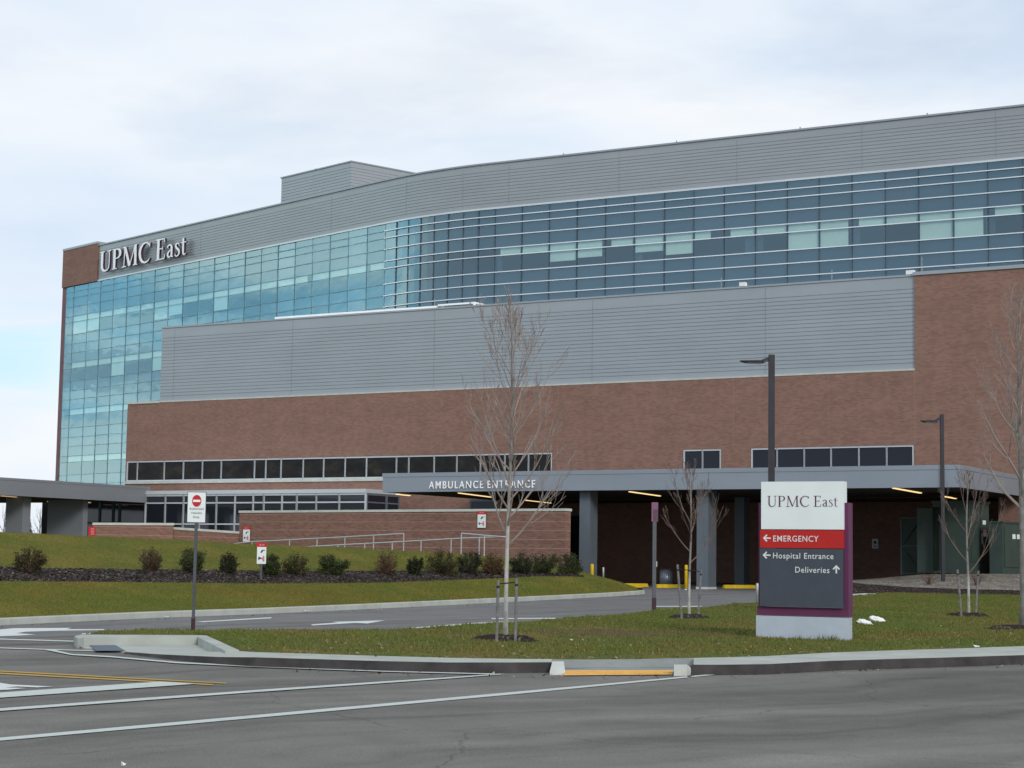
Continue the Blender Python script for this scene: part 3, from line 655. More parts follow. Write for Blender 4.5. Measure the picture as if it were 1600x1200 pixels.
mb.add([(RX0, RD0, 0), (RX1, RD0, 0), (RX1, RD0, zc0), (RX0, RD0, zc0)], [(0, 1, 2, 3)]); mb.add([(RX0, 0, 0), (RX0, RD0, 0), (RX0, RD0, zc0), (RX0, 0, zc0)], [(0, 3, 2, 1)]); mb.add([(RX1, 0, 0), (RX1, RD0, 0), (RX1, RD0, zc0), (RX1, 0, zc0)], [(0, 1, 2, 3)])
prev = xl
for a, b in ops:
    wallq(prev, a, zs, zh); prev = b
    mb.add([(a, 0, zs), (b, 0, zs), (b, REV, zs), (a, REV, zs)], [(0, 1, 2, 3)]); mb.add([(a, 0, zh), (b, 0, zh), (b, REV, zh), (a, REV, zh)], [(0, 3, 2, 1)])
    mb.add([(a, 0, zs), (a, REV, zs), (a, REV, zh), (a, 0, zh)], [(0, 1, 2, 3)]); mb.add([(b, 0, zs), (b, REV, zs), (b, REV, zh), (b, 0, zh)], [(0, 3, 2, 1)])
wallq(prev, xr, zs, zh); wallq(xc, xr, zb, zt)
mb.add([(xl, 0, 0), (xl, 22, 0), (xl, 22, zb), (xl, 0, zb)], [(0, 1, 2, 3)])
mb.add([(xc, 0, zb), (xc, .4, zb), (xc, .4, zt), (xc, 0, zt)], [(0, 1, 2, 3)])
mb.add([(xr, 0, 0), (xr, 22, 0), (xr, 22, zt), (xr, 0, zt)], [(0, 1, 2, 3)])
mb.build('brick_wall', M['brick'], hosp)
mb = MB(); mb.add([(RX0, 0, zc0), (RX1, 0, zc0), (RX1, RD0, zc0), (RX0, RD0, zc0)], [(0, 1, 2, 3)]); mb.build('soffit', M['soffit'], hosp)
# vertical movement joints
for px in (872, 1146, 1295, 1429.5, 690): x = lp(px, 640).x; mb = MB(); mb.box(x - .010, x + .010, -.003, .002, zh + .05, zb - .03); mb.build('movement_joint', M['joint'], hosp)
# --- metal cladding: a ribbed sheet
def ribbed(za, zbm, pitch, deep=.035, groove=.05, top_blank=.5, bot_blank=.25):
    """profile (offset into the wall, z) from bottom to top"""
    pr = [(0, za)]; z = za + bot_blank
    while z < zbm - top_blank:
        pr += [(0, z), (deep, z + .008), (deep, z + groove), (0, z + groove + .008)]; z += pitch
    pr.append((0, zbm)); return pr
def extrude_line(mb, pr, x0, x1, y=0.0, mi=0):
    n = len(pr); mb.add([(x0, y + o, z) for o, z in pr] + [(x1, y + o, z) for o, z in pr], [(i, n + i, n + i + 1, i + 1) for i in range(n - 1)], mi)
mb = MB(); RC = .10
extrude_line(mb, ribbed(zb + .02, zm, .205, .028, .026, .62, .30), xm, xc, RC)
mb.add([(xm, RC, zb), (xm, 22, zb), (xm, 22, zm), (xm, RC, zm)], [(0, 1, 2, 3)]); mb.add([(xm, RC, zm), (xc, RC, zm), (xc, 22, zm), (xm, 22, zm)], [(0, 1, 2, 3)])
mb.build('metal_cladding', M['clad'], hosp)
for px in (271, 455, 677, 924, 1194.5): x = lp(px, 540).x; mb = MB(); mb.box(x - .014, x + .014, RC - .006, RC + .02, zb + .1, zm - .05); mb.build('cladding_joint', M['seam'], hosp)
mb = MB(); mb.box(xm - .03, xc - .02, RC - .05, RC + .5, zm + .004, zm + .10)
mb.build('parapet_cap', M['clad'], hosp)
mb = MB(); mb.box(xl - .06, xm + .0, -.06, 22, zb - .09, zb + .05); mb.box(xm, xc - .004, -.02, RC - .004, zb - .05, zb + .04)
mb.build('coping', M['coping'], hosp)
mb = MB(); mb.box(xc - .05, xr + .1, -.07, .6, zt, zt + .17); mb.build('parapet_cap', M['clad'], hosp)
mb = MB(); mb.box(xl - .05, sx(862.5) , -.07, .02, zs - .17, zs - .004); mb.build('sill', M['coping'], hosp)
# roof details on the podium
p0, p1 = lp(430, 500.5, .6), lp(682, 484.5, .6)
mb = MB(); mb.box(p0.x, p1.x, .55, .75, zm + .1, zm + .30); mb.build('roof_flashing', M['flash'], hosp)
h0, h1 = lp(684, 484, .5), lp(742, 480, .5)
mb = MB(); mb.box(h0.x, h1.x, .5, 2.0, zm + .26, zm + .36); mb.box(h0.x + .2, h0.x + .3, .6, .7, zm + .05, zm + .26); mb.box(h1.x - .12, h1.x, .5, .6, zm + .05, zm + .26)
mb.build('roof_hatch', M['flash'], hosp)
for px, py, w in ((1160.5, 449, .16), (1422.5, 432, .20)):
    p = lp(px, py, .2); mb = MB(); mb.box(p.x - w, p.x + w, .1, .4, zm + .12, zm + .32); mb.tube([(p.x, .25, zm + .05), (p.x, .25, zm + .15)], .04); mb.build('roof_light', M['white'], hosp)
for px in (565, 679, 798, 1127, 1300, 1441):
    p = lp(px, 470, .8); zz = zm if px < 1428 else zt + .3; mb = MB(); mb.tube([(p.x, .8, zz), (p.x, .8, zz + .75)], .02, 5); mb.build('lightning_rod', M['galv'], hosp)
# --- windows of the podium
def window(x0, x1, z0, z1, y, parent, glass=None, frame=None, fw=.055, transoms=(), dep=.10):
    mb = MB(); f2 = fw / 2
    mb.box(x0 - f2 + .001, x0 + f2, y - dep / 2, y + dep / 2, z0, z1); mb.box(x1 - f2, x1 + f2 - .001, y - dep / 2, y + dep / 2, z0, z1)
    mb.box(x0 + f2, x1 - f2, y - dep / 2 + .002, y + dep / 2 - .002, z0, z0 + fw); mb.box(x0 + f2, x1 - f2, y - dep / 2 + .002, y + dep / 2 - .002, z1 - fw * 1.2, z1)
    for tz in transoms: mb.box(x0 + f2, x1 - f2, y - dep / 2 + .004, y + dep / 2 - .004, tz - fw * .45, tz + fw * .45)
    w = mb.build('window', frame or M['alu'], parent)
    g = MB(); g.box(x0 + f2 - .01, x1 - f2 + .01, y + .015, y + .03, z0 + .02, z1 - .02); g.build('pane', glass or M['winglass'], w); return w
for ws in (wx_left, wx_mid, wx_right):
    for a, b in zip(ws, ws[1:]): window(sx(a) + (.05 if a == ws[0] else 0), sx(b) - (.05 if b == ws[-1] else 0), zs, zh, .07, hosp, M['winglass2'] if ws is wx_left else None, fw=.066)
# --- projecting storefront bay
P625 = lp(625, 800, 0); BO = off = None
yb = off_at(571, P625.x)                                        # local y of the bay's front
bx = lambda px: lp(px, 800, yb).x
bz_t = (lp(300, 765.8, yb).z + lp(571, 764.5, yb).z) / 2; bz_h = (lp(320, 772.6, yb).z + lp(560, 769.8, yb).z) / 2
bz_tr = (lp(258, 787.3, yb).z + lp(571, 783.2, yb).z) / 2; bz_lo = lp(360, 819, yb).z; bz_b = 1.6
xbl = bx(227.5); xbr = bx(571)
mb = MB(); mb.box(xbl, xbr + .06, yb - .1, .0, bz_h + .004, bz_t); mb.build('bay_head', M['alu'], hosp)
mb = MB(); mb.box(xbl, xbr - .10, yb + .2, -.2, .6, bz_lo - .9); mb.build('bay_base', M['brick'], hosp)
bay_px = [227.5, 258, 286.5, 312, 338, 367, 395.5, 412, 440.5, 463.5, 494, 530, 571]
for a, b in zip(bay_px, bay_px[1:]): window(bx(a), bx(b), bz_lo - .9, bz_h, yb, hosp, M['lobby'], None, .09, (bz_tr, bz_lo))
def side_window(x, y0, y1, z0, z1, transoms):
    mb = MB(); fw = .09
    for yy in (y0 + fw / 2, y1 - fw / 2): mb.box(x - .05, x + .05, yy - fw / 2, yy + fw / 2, z0, z1)
    mb.box(x - .048, x + .048, y0 + fw, y1 - fw, z1 - .12, z1 + .0)
    for tz in transoms: mb.box(x - .046, x + .046, y0 + fw, y1 - fw, tz - .04, tz + .04)
    w = mb.build('window', M['colm'], hosp); g = MB(); g.box(x - .02, x + .01, y0 + .02, y1 - .02, z0, z1 - .02); g.build('pane', M['winglass'], w)
ym = off_at(603, P625.x)
side_window(xbr, yb + .06, ym, bz_lo - .9, bz_h, (bz_tr,)); side_window(xbr, ym, -.02, bz_lo - .9, bz_h, (bz_tr,))
# lobby glazing left of the bay, under the entrance canopy
yl = yb + .6
for a, b in ((128, 156), (156, 177), (177, 187), (187, 227)): window(lp(a, 800, yl).x, lp(b, 800, yl).x - .004, 1.6, bz_h - .1, yl, hosp, M['lobby'], M['aludark'], .14, (lp(150, 817, yl).z,))
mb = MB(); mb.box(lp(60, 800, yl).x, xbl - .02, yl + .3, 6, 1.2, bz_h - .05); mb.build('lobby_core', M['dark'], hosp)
# doors in the podium wall under the ambulance canopy
for a, b, c, dy in ((735, 774, 781, 0), (872, 930, 803, RD0)):
    x0, x1 = lp(a, 800, dy).x, lp(b, 800, dy).x; zz = lp((a + b) / 2, c, dy).z
    mb = MB(); mb.box(x0, x0 + .1, dy - .05, dy + .03, .6, zz); mb.box(x1 - .1, x1, dy - .05, dy + .03, .6, zz); mb.box(x0 + .1, x1 - .1, dy - .048, dy + .028, zz - .1, zz); d = mb.build('door', M['aludark'], hosp)
    mb = MB(); mb.box(x0 + .1, x1 - .1, dy - .025, dy - .005, .6, zz - .1); mb.build('pane', M['winglass'], d)

# --- tower: the curved glass wing
ZR = D(1600, 163.0, 112).z; ZG = D(1600, 247.6, 112).z
def T2(px, py, z): p = Zp(px, py, z); return Vector((p.x, p.y, 0))
RA = T2(1600, 163.0, ZR); RB = T2(745, 256.6, ZR); RCc = T2(698, 262.9, ZR); RD = T2(650, 270.6, ZR); RE = T2(600, 281.0, ZR); RF = T2(101, 394.6, ZR)
RX = RA + (RA - RB).normalized() * 34
def catmull(P, n=6):
    out = []
    for i in range(1, len(P) - 2):
        for k in range(n):
            t = k / n; a, b, c, d = P[i - 1:i + 3]
            out.append(.5 * ((2 * b) + (c - a) * t + (2 * a - 5 * b + 4 * c - d) * t * t + (-a + 3 * b - 3 * c + d) * t ** 3))
    out.append(P[-2]); return out
curve = catmull([RB.lerp(RA, .06), RB, RCc, RD, RE, RE.lerp(RF, .1)], 5)
PATH = [RF] + [q for q in curve[::-1]] + [RX]                    # left to right, world XY
def xhit(px, py):                                                  # where the image column px meets the path
    d = ray(px, py); best = None
    for i in range(len(PATH) - 1):
        a, b = PATH[i], PATH[i + 1]; e = b - a; den = d.x * e.y - d.y * e.x
        if abs(den) < 1e-9: continue
        t = (a.x * e.y - a.y * e.x) / den; q = Vector((d.x * t, d.y * t, 0)); k = (q - a).dot(e) / e.length_squared
        if -.001 <= k <= 1.001: best = (i + max(0, min(1, k)), q)
    return best
def sub_path(s0, s1):
    def at(s): i = min(int(s), len(PATH) - 2); return PATH[i].lerp(PATH[i + 1], s - i)
    pts = [at(s0)] + [PATH[i] for i in range(int(math.floor(s0)) + 1, int(math.ceil(s1)))] + [at(s1)]; return pts
def offs(pts, o, full=None):                                        # offset into the building
    out = []
    for i, p in enumerate(pts):
        d0 = (pts[i] - pts[i - 1]).normalized() if i else None; d1 = (pts[i + 1] - pts[i]).normalized() if i < len(pts) - 1 else None
        d = d1 if d0 is None else d0 if d1 is None else (d0 + d1).normalized(); k = 1.0 if (d0 is None or d1 is None) else 1 / max(.3, d.dot(d1))
        out.append(p + Vector((-d.y, d.x, 0)) * o * k)
    return out
def sweep(mb, pts, prof, closed=False, mi=0, mis=None):
    rows = [[Vector((q.x, q.y, z)) for q in offs(pts, o)] for o, z in prof]; n = len(pts); k = len(prof)
    vs = [L(v) for r in rows for v in r]
    for j in range(k if closed else k - 1):
        j2 = (j + 1) % k
        b = len(mb.v)
        mb.add([vs[j * n + i] for i in range(n)] + [vs[j2 * n + i] for i in range(n)], [(i, i + 1, n + i + 1, n + i) for i in range(n - 1)], mis[j] if mis else mi)
    if closed:
        for i in (0, n - 1): mb.add([vs[j * n + i] for j in range(k)], [tuple(range(k))], mi)
s_pier = xhit(154, 420)[0]; s_end = len(PATH) - 1.0
UPPER = sub_path(s_pier, s_end)
mb = MB(); sweep(mb, UPPER, ribbed(ZG + .12, ZR - .12, .235, .032, .034, .45, .3) + [(0, ZR - .12), (-.10, ZR - .118), (-.10, ZR), (4, ZR), (4, ZR - 2)])
mb.build('metal_cladding', M['clad2'], hosp)
mb = MB(); sweep(mb, UPPER, [(-.06, ZG - .02), (-.06, ZG + .11), (.3, ZG + .11), (.3, ZG - .02)], True); mb.build('cladding_trim', M['alu'], hosp)
for px in (195, 316, 518.5, 635, 723, 795, 967, 1151, 1347, 1557):
    s, q = xhit(px, 300); i = min(int(s), len(PATH) - 2); d = (PATH[i + 1] - PATH[i]).normalized(); nn = Vector((-d.y, d.x, 0))
    a, b = q - d * .025, q + d * .025; vs = [L(Vector((w.x + nn.x * o, w.y + nn.y * o, z))) for o in (-.006, .03) for w, z in ((a, ZG + .3), (b, ZG + .3), (b, ZR - .3), (a, ZR - .3))]
    mb = MB(); mb.add(vs, [(0, 1, 2, 3), (0, 4, 5, 1), (1, 5, 6, 2), (2, 6, 7, 3), (3, 7, 4, 0)]); mb.build('cladding_joint', M['seam'], hosp)
# row levels, measured at the right edge of the photo
zr = lambda y: D(1600, y, 112).z
rows0 = [zr(y) for y in (261.6, 275.6, 296.9, 319.6, 333.6, 363.3)]
PITCHZ = zr(0) - zr(107.6)
lev = rows0 + [z - k * PITCHZ for k in (1, 2, 3, 4, 5, 6) for z in rows0[1:]]
lev = sorted({round(z, 3) for z in lev if z > 1.0}, reverse=True)
vis = [(rows0[5] - k * PITCHZ, rows0[3] - k * PITCHZ, rows0[4] - k * PITCHZ) for k in range(6)]      # vision band: sill, head, transom
GL0 = 1.0
colx = [101.9, 113.6, 136, 155.5, 176, 197, 219, 240, 262.4, 285, 309, 333, 356, 381, 406.7, 432.5, 459.5, 487, 514, 543, 572, 600.7, 618, 636.7, 656, 677, 699, 722.5, 746.5, 772.5, 814.5, 857.5, 900.7, 945.5,
        990.7, 1037.5, 1083.7, 1131, 1180, 1229.7, 1279.7, 1331, 1383, 1435, 1489, 1543, 1598, 1654, 1712, 1772]
hits = [xhit(x, 500 - .13 * (x - 100)) for x in colx]; SS = [h[0] for h in hits]
while SS[-1] < len(PATH) - 1.02:                                     # further bays beyond the right edge of the photo
    i = len(PATH) - 2; e = PATH[i + 1] - PATH[i]; sn_ = min(len(PATH) - 1.0, SS[-1] + 2.2 / e.length); SS.append(sn_); hits.append((sn_, PATH[i].lerp(PATH[i + 1], sn_ - i)))
GPATH = sub_path(SS[0], SS[-1])
mb = MB()
for s, q in hits:                                                    # mullions
    i = min(int(s), len(PATH) - 2); d = (PATH[i + 1] - PATH[i]).normalized(); nn = Vector((-d.y, d.x, 0)); on_left = s < SS[22]; w = .020 if on_left else .028; pj = .008 if on_left else .03
    vs = [L(Vector((c.x, c.y, z))) for z in (GL0, ZG - .03) for c in (q - d * w - nn * pj, q + d * w - nn * pj, q + d * w + nn * .12, q - d * w + nn * .12)]
    mb.add(vs, [(0, 1, 5, 4), (1, 2, 6, 5), (2, 3, 7, 6), (3, 0, 4, 7), (4, 5, 6, 7)], 1 if on_left else 0)
cw = mb.build('curtain_wall', [M['aludark'], M['slimfin']], hosp)
# silver fins: deep on the right wing, slim on the left wing
s_turn = SS[21]
LEFTP, RIGHTP = sub_path(SS[0], s_turn), sub_path(s_turn, SS[-1])
for z in lev:
    mb = MB(); sweep(mb, RIGHTP, [(-.11, z - .032), (-.11, z + .032), (.0, z + .034), (.0, z - .034)], True)
    mb.build('fin', M['fin'], cw)
    mb = MB(); sweep(mb, LEFTP, [(-.02, z - .02), (-.02, z + .02), (.0, z + .02), (.0, z - .02)], True); mb.build('transom', M['slimfin'], cw)
# panes: one strip of glass per bay
for k in range(len(SS) - 1):
    mb = MB(); ov = (.012 + .036 * ((k * 7919) % 13) / 12, .012 + .036 * ((k * 104729) % 17) / 16); sweep(mb, sub_path(SS[k] + 1e-4, SS[k + 1] - 1e-4), [(ov[0], GL0), (ov[1], ZG - .03)]); mb.build('glass_bay', M['cglass'], cw, False, False)
# what stands behind the glass: spandrel panels and dim rooms
prof, mis = [], []
def pp(o, z, mi): prof.append((o, z)); mis.append(mi)
pp(.16, ZG + .1, 0)
for sill, head, tr in vis:
    pp(.16, head, 1); pp(3.2, head, 1); pp(3.2, sill, 1); pp(.16, sill, 0)
pp(.16, GL0, 0)
mb = MB(); sweep(mb, GPATH, prof, mis=mis); mb.build('interior', [M['spandrel'], M['room']], cw)
# roller shades; 0 = head of the window down to transom, 1 = down to the sill
def shade(k, floor, drop, l=.03, r=.03):
    sill, head, tr = vis[floor]; zlow = tr - .03 - drop * (tr - sill - .08); a, b = SS[k], SS[k + 1]
    mb = MB(); sweep(mb, sub_path(a + (b - a) * l, b - (b - a) * r), [(.085, zlow), (.085, head - .02), (.10, head - .02), (.10, zlow)], True); mb.build('roller_shade', M['shade'], cw)
i0 = 29
for j, (dr, l, r) in enumerate([(0, .2, .03), (0, .02, .03), (.62, .03, .03), (.5, .03, .12), (0, .2, .05), (.45, .03, .03), (.75, .05, .03), (0, .03, .45), (0, .2, .03), (0, .03, .03), (1, .03, .03), (1, .03, .12), (0, .2, .03), (0, .03, .03), (1, .03, .03), (1, .03, .14), (0, .2, .03), (0, .03, .03)]):
    shade(i0 + j, 0, dr, l, r)
rl = random.Random(4)
for k in range(1, 21):
    shade(k, 0, {1: 1, 2: .9, 7: .9, 8: .75, 11: .95, 5: .05}.get(k, 0) if k < 16 else 0, .02, .02 if k != 16 else .3)
    if k < 9: shade(k, 1, rl.choice([0, 0, .05, 1]) if k > 3 else 0, .02, .02)
    if k < 7: shade(k, 2, rl.choice([0, 0, .5]), .02, .02); shade(k, 3, 0, .02, .02)
for k, a, b in ((22, .3, .1), (29, .02, .8), (33, .9, .02), (34, .02, .8), (37, .62, .1), (38, .02, .8), (40, .88, .02), (41, .02, .8), (44, .88, .02), (45, .02, .82)):     # drawn side curtains
    sill, head, tr = vis[0]; kk = i0 + (k - 29) if k >= 29 else k; s0, s1 = SS[kk], SS[kk + 1]
    mb = MB(); sweep(mb, sub_path(s0 + (s1 - s0) * a, s1 - (s1 - s0) * b), [(.34, sill + .05), (.34, head - .05), (.36, head - .05), (.36, sill + .05)], True); mb.build('curtain', M['spandrel'], cw)
# brick pier and side wall at the far left end
dL = (PATH[1] - PATH[0]).normalized(); nL = Vector((-dL.y, dL.x, 0))
pr_w = T2(153.0, 383.2, ZR + .05)
def blk(mb, a, b, o0, o1, z0, z1, mi=0):
    c = [a + nL * o0, b + nL * o0, b + nL * o1, a + nL * o1]; vs = [L(Vector((q.x, q.y, z))) for z in (z0, z1) for q in c]
    mb.add(vs, [(0, 3, 2, 1), (4, 5, 6, 7), (0, 1, 5, 4), (1, 2, 6, 5), (2, 3, 7, 6), (3, 0, 4, 7)], mi)
mb = MB(); blk(mb, RF, xhit(153, 420)[1], -.16, 3, ZG + .0, ZR + .1); mb.build('brick_pier', M['brick'], hosp)
mb = MB(); blk(mb, RF - dL * .02, xhit(153.5, 420)[1], -.20, 3, ZR + .104, ZR + .3); mb.build('coping', M['clad2'], hosp)
M['finbrick'] = mottled('end_wall_panel', (.20, .105, .115), .15, 1.2, .8)
mb = MB(); blk(mb, RF + dL * .0, xhit(101.8, 500)[1] - dL * .06, -.05, 12, 0, ZG - .004); mb.build('end_wall', M['finbrick'], hosp)
# roof of the tower and penthouse
mb = MB(); ins = offs(sub_path(0, s_end), 3.9); bk = [p + Vector((18, 34, 0)) for p in (ins[0], ins[-1])]
vs = [L(Vector((q.x, q.y, ZR - .5))) for q in ins + bk[::-1]]; mb.add(vs, [tuple(range(len(vs)))])
ends = [PATH[-1], bk[1], bk[0], ins[0]]
for a, b in zip(ends, ends[1:]): mb.add([L(Vector((q.x, q.y, z))) for q, z in ((a, 0), (b, 0), (b, ZR - .5), (a, ZR - .5))], [(0, 1, 2, 3)])
mb.build('roof', M['clad2'], hosp)
pc = D(549, 251, 150); ZP = pc.z; pl = T2(440, 277, ZP); pc = Vector((pc.x, pc.y, 0)); prr = T2(760, 291.0, ZP)
PPTH = [pl + (prr - pc), pl, pc, prr]
def wsweep(mb, pts, prof, mi=0):
    n = len(pts); vs = [L(Vector((q.x, q.y, z))) for o, z in prof for q in offs(pts, o)]
    mb.add(vs, [(j * n + i, j * n + i + 1, (j + 1) * n + i + 1, (j + 1) * n + i) for j in range(len(prof) - 1) for i in range(n - 1)], mi)
mb = MB(); wsweep(mb, PPTH, ribbed(ZR - 1.5, ZP - .1, .26, .034, .04, .4, .2) + [(0, ZP - .1), (-.08, ZP - .098), (-.08, ZP), (1, ZP)])
mb.add([L(Vector((q.x, q.y, ZP - .02))) for q in offs(PPTH, .5)], [(0, 1, 2, 3)])
pent = mb.build('penthouse', M['clad2'], hosp)
for px, py in ((483, 262), (519.5, 252)):
    p = D(px, py, 152); q = L(Vector((p.x, p.y, ZP))); mb = MB(); mb.tube([(q.x, q.y + 1, ZP - .1), (q.x, q.y + 1, p.z + .05)], .09, 7); mb.build('vent_pipe', M['galv'], pent)
for px, py in ((874, 241), (1051, 222), (1245, 199), (1445, 179)):
    s, q = xhit(px, 260); v = L(Vector((q.x, q.y, ZR))); mb = MB(); mb.tube([(v.x, v.y + .6, ZR - .1), (v.x, v.y + .6, ZR + .28)], .05, 6); mb.build('lightning_rod', M['galv'], hosp)
# big letters on the left wing
wA, wB = T2(162, 424, (ZG + ZR) / 2), None
hA, hB = xhit(163, 410)[1], xhit(299, 390)[1]
ltr = serif_mb('UPMC East', (hB - hA).length, 1.0, .22, 1.1)
zlo = (D(190, 423.5, hA.lerp(hB, .2).y).z + D(281, 400.5, hA.lerp(hB, .86).y).z) / 2; zhi = (D(182, 391.5, hA.lerp(hB, .14).y).z + D(255, 375.5, hA.lerp(hB, .67).y).z) / 2
M['letter_side'] = mottled('letter_return', (.06, .03, .06), .1, 3, .5)
ang = math.atan2(dL.y, dL.x); lo = hA - nL * .28
vv = []
for x, y, z in ltr.v: w = lo + dL * x + nL * y * 1.0; vv.append(tuple(L(Vector((w.x, w.y, zlo + z * (zhi - zlo))))))
fr = list(ltr.v); ltr.v = vv; ltr.m = [0 if all(fr[i][1] < -.1 for i in f) else 1 for f in ltr.f]
ltr.build('lettering', [M['flash'], M['letter_side']], hosp)

# ================================================================== CANOPIES
amb = tag(empty('ambulance_canopy', O, RZ), 'flat grey metal canopy over the ambulance bay with white raised lettering', 'canopy')
PC2 = G(1088, 920.5); yc = L(PC2).y                                # front of the second column
yf = yc - .55                                                       # fascia plane
fl = lambda px, py: lp(px, py, yf)
cx0, cx1 = fl(598, 755).x, fl(1499.5, 745).x
cz1 = (fl(598, 740.2).z + fl(1499, 725.2).z) / 2; cz0 = (fl(598, 769.7).z + fl(1499, 760.5).z) / 2
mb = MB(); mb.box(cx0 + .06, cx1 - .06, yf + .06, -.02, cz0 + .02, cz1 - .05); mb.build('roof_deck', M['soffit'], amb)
mb = MB(); mb.box(cx0, cx1, yf, yf + .055, cz0, cz1 - .2); mb.box(cx1 - .055, cx1, yf + .056, 8, cz0, cz1 - .2); mb.box(cx0, cx0 + .055, yf + .056, -.01, cz0, cz1 - .2)
mb.box(cx0 - .02, cx1 + .02, yf - .02, yf + .3, cz1 - .196, cz1); mb.box(cx1 - .3, cx1 + .02, yf + .302, 8, cz1 - .196, cz1); mb.box(cx0 - .02, cx0 + .3, yf + .302, -.01, cz1 - .196, cz1)
mb.build('fascia', M['fascia'], amb)
a, b = fl(671, 763), fl(836.5, 762); zt0 = (fl(671, 763.6).z + fl(836, 761.8).z) / 2; zt1 = (fl(671, 751.6).z + fl(836, 749.8).z) / 2
for w_, p0_, p1_ in (('AMBULANCE', 671, 756), ('ENTRANCE', 762.5, 837)): text_obj(w_, fl(p0_, 757).x, zt0, yf - .03, fl(p1_, 757).x - fl(p0_, 757).x, zt1 - zt0, M['flash'], amb, .035, .010, 'lettering', 1.28)
def colbox(px0, px1, pys, side_px, y_front=None, name='column', z0=.3):
    """column from the image columns of its front face and of its right-hand side"""
    yy = y_front if y_front is not None else L(G(px0, pys)).y
    x0, x1 = lp(px0, 850, yy).x, lp(px1, 850, yy).x; y1 = off_at(side_px, x1)
    mb = MB(); mb.box(x0, x1, yy, y1, z0, cz0 + .01); c = mb.build(name, M['colm'], amb)
    mb = MB(); mb.box(x0 - .02, x1 + .02, yy - .02, y1 + .02, z0, gz(80) + .14); mb.build('plinth', M['coping'], c); return c
colbox(905, 921.5, 0, 933, yc); colbox(1088.5, 1106.5, 0, 1119, yc); colbox(1147.5, 1162.5, 0, 1171, L(G(1147, 915.5)).y)
for px0, py0, px1, py1 in ((717, 771, 767, 777.4), (820, 782, 860, 786.4), (984, 769, 1031, 775.6), (1396, 763.4, 1438.5, 771), (1475, 776.4, 1493, 779.6), (620, 773, 640, 775)):
    p, q = L(Zp(px0, py0, cz0 - .03)), L(Zp(px1, py1, cz0 - .03)); v = (q - p); v.z = 0; v = v.normalized() * .06; w = Vector((-v.y, v.x, 0))
    mb = MB(); top = [p - w, q - w, q + w, p + w]; mb.prism([(c.x, c.y, cz0 + .01) for c in top], [(c.x, c.y, cz0 - .03) for c in top]); mb.build('light_strip', M['lamp'], amb)
# canopy of the main entrance, left
ent = tag(empty('entrance_canopy', O, RZ), 'grey flat porch roof on broad square piers at the left edge', 'canopy')
e227 = lp(227, 770, yb - .15); ex = e227.x; ey1 = yb - .15; ez1, ez0 = lp(227, 760.2, yb - .15).z, lp(227, 785.4, yb - .15).z
ey0 = off_at(-330, ex)
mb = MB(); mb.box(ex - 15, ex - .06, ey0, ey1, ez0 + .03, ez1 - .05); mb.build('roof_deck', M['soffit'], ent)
mb = MB(); mb.box(ex - .055, ex, ey0, ey1 + .4, ez0, ez1 - .14); mb.box(ex - .3, ex + .02, ey0, ey1 + .4, ez1 - .136, ez1); mb.build('fascia', M['fascia2'], ent)
for a, b, s, oy in ((8, 32.5, 45, None), (73.5, 127, 129.5, None), (-70, -45, -30, None)):
    xx = ex - 1.0; yy = off_at(b, xx); x0 = lp(a, 820, yy).x; y1 = off_at(s, xx)
    mb = MB(); mb.box(x0, xx, yy, max(y1, yy + .4), 1.2, ez0 + .02); mb.build('column', M['fascia2'], ent)
for px0, px1, py0, py1 in ((2, 30, 775.4, 777.6), (75, 90, 784, 785.4), (129, 140.5, 784, 786)):
    p, q = L(Zp(px0, py0, ez0 - .02)), L(Zp(px1, py1, ez0 - .02)); v = (q - p); v.z = 0; v = v.normalized() * .06; w = Vector((-v.y, v.x, 0))
    mb = MB(); top = [p - w, q - w, q + w, p + w]; mb.prism([(c.x, c.y, ez0 + .02) for c in top], [(c.x, c.y, ez0 - .02) for c in top]); mb.build('light_strip', M['lampdim'], ent)

# ================================================================== FREE-STANDING WALLS AND RAILS
def frame_wall(name, pa, pb, ztop_a, ztop_b, zbot, th, label, cat, mat, cop=.12, over=.04):
    """wall between two ground points, local x along it"""
    d = Vector((pb.x - pa.x, pb.y - pa.y, 0)); ln = d.length; o = empty(name, (pa.x, pa.y, 0), math.atan2(d.y, d.x)); tag(o, label, cat)
    mb = MB(); mb.prism([(0, 0, ztop_a - cop), (ln, 0, ztop_b - cop), (ln, 0, zbot), (0, 0, zbot)], [(0, th, ztop_a - cop), (ln, th, ztop_b - cop), (ln, th, zbot), (0, th, zbot)]); mb.build('brickwork', mat, o)
    mb = MB(); mb.prism([(-over, -over, ztop_a - cop + .003), (ln + over, -over, ztop_b - cop + .003), (ln + over, -over, ztop_b), (-over, -over, ztop_a)], [(-over, th + over, ztop_a - cop + .003), (ln + over, th + over, ztop_b - cop + .003), (ln + over, th + over, ztop_b), (-over, th + over, ztop_a)]); mb.build('coping', M['coping'], o)
    return o, ln
wa, wb = D(374.5, 797.8, 94.5), D(883.5, 794.4, 83.0)
rw, rlen = frame_wall('ramp_wall', wa, wb, wa.z, wb.z, .4, .45, 'long brick wall with pale coping behind the shrubs and ramp rails', 'wall', M['brick_low'])
la, lb = D(146, 816.6, 90.0), D(271, 817.2, 91.0)
frame_wall('planter_wall', la, lb, la.z, lb.z, 1.2, .4, 'short level brick wall with pale coping beside the red sign', 'wall', M['brick_low'])
l2, l3 = D(272, 823.6, 91.6), D(376, 830.6, 94.6)
frame_wall('stepped_wall', l2, l3, l2.z, l3.z, 1.2, .35, 'low brick wall with sloping coping, running up to the long ramp wall', 'wall', M['brick_low'])
wd = Vector((wb.x - wa.x, wb.y - wa.y, 0)).normalized(); wn_ = Vector((wd.y, -wd.x, 0))
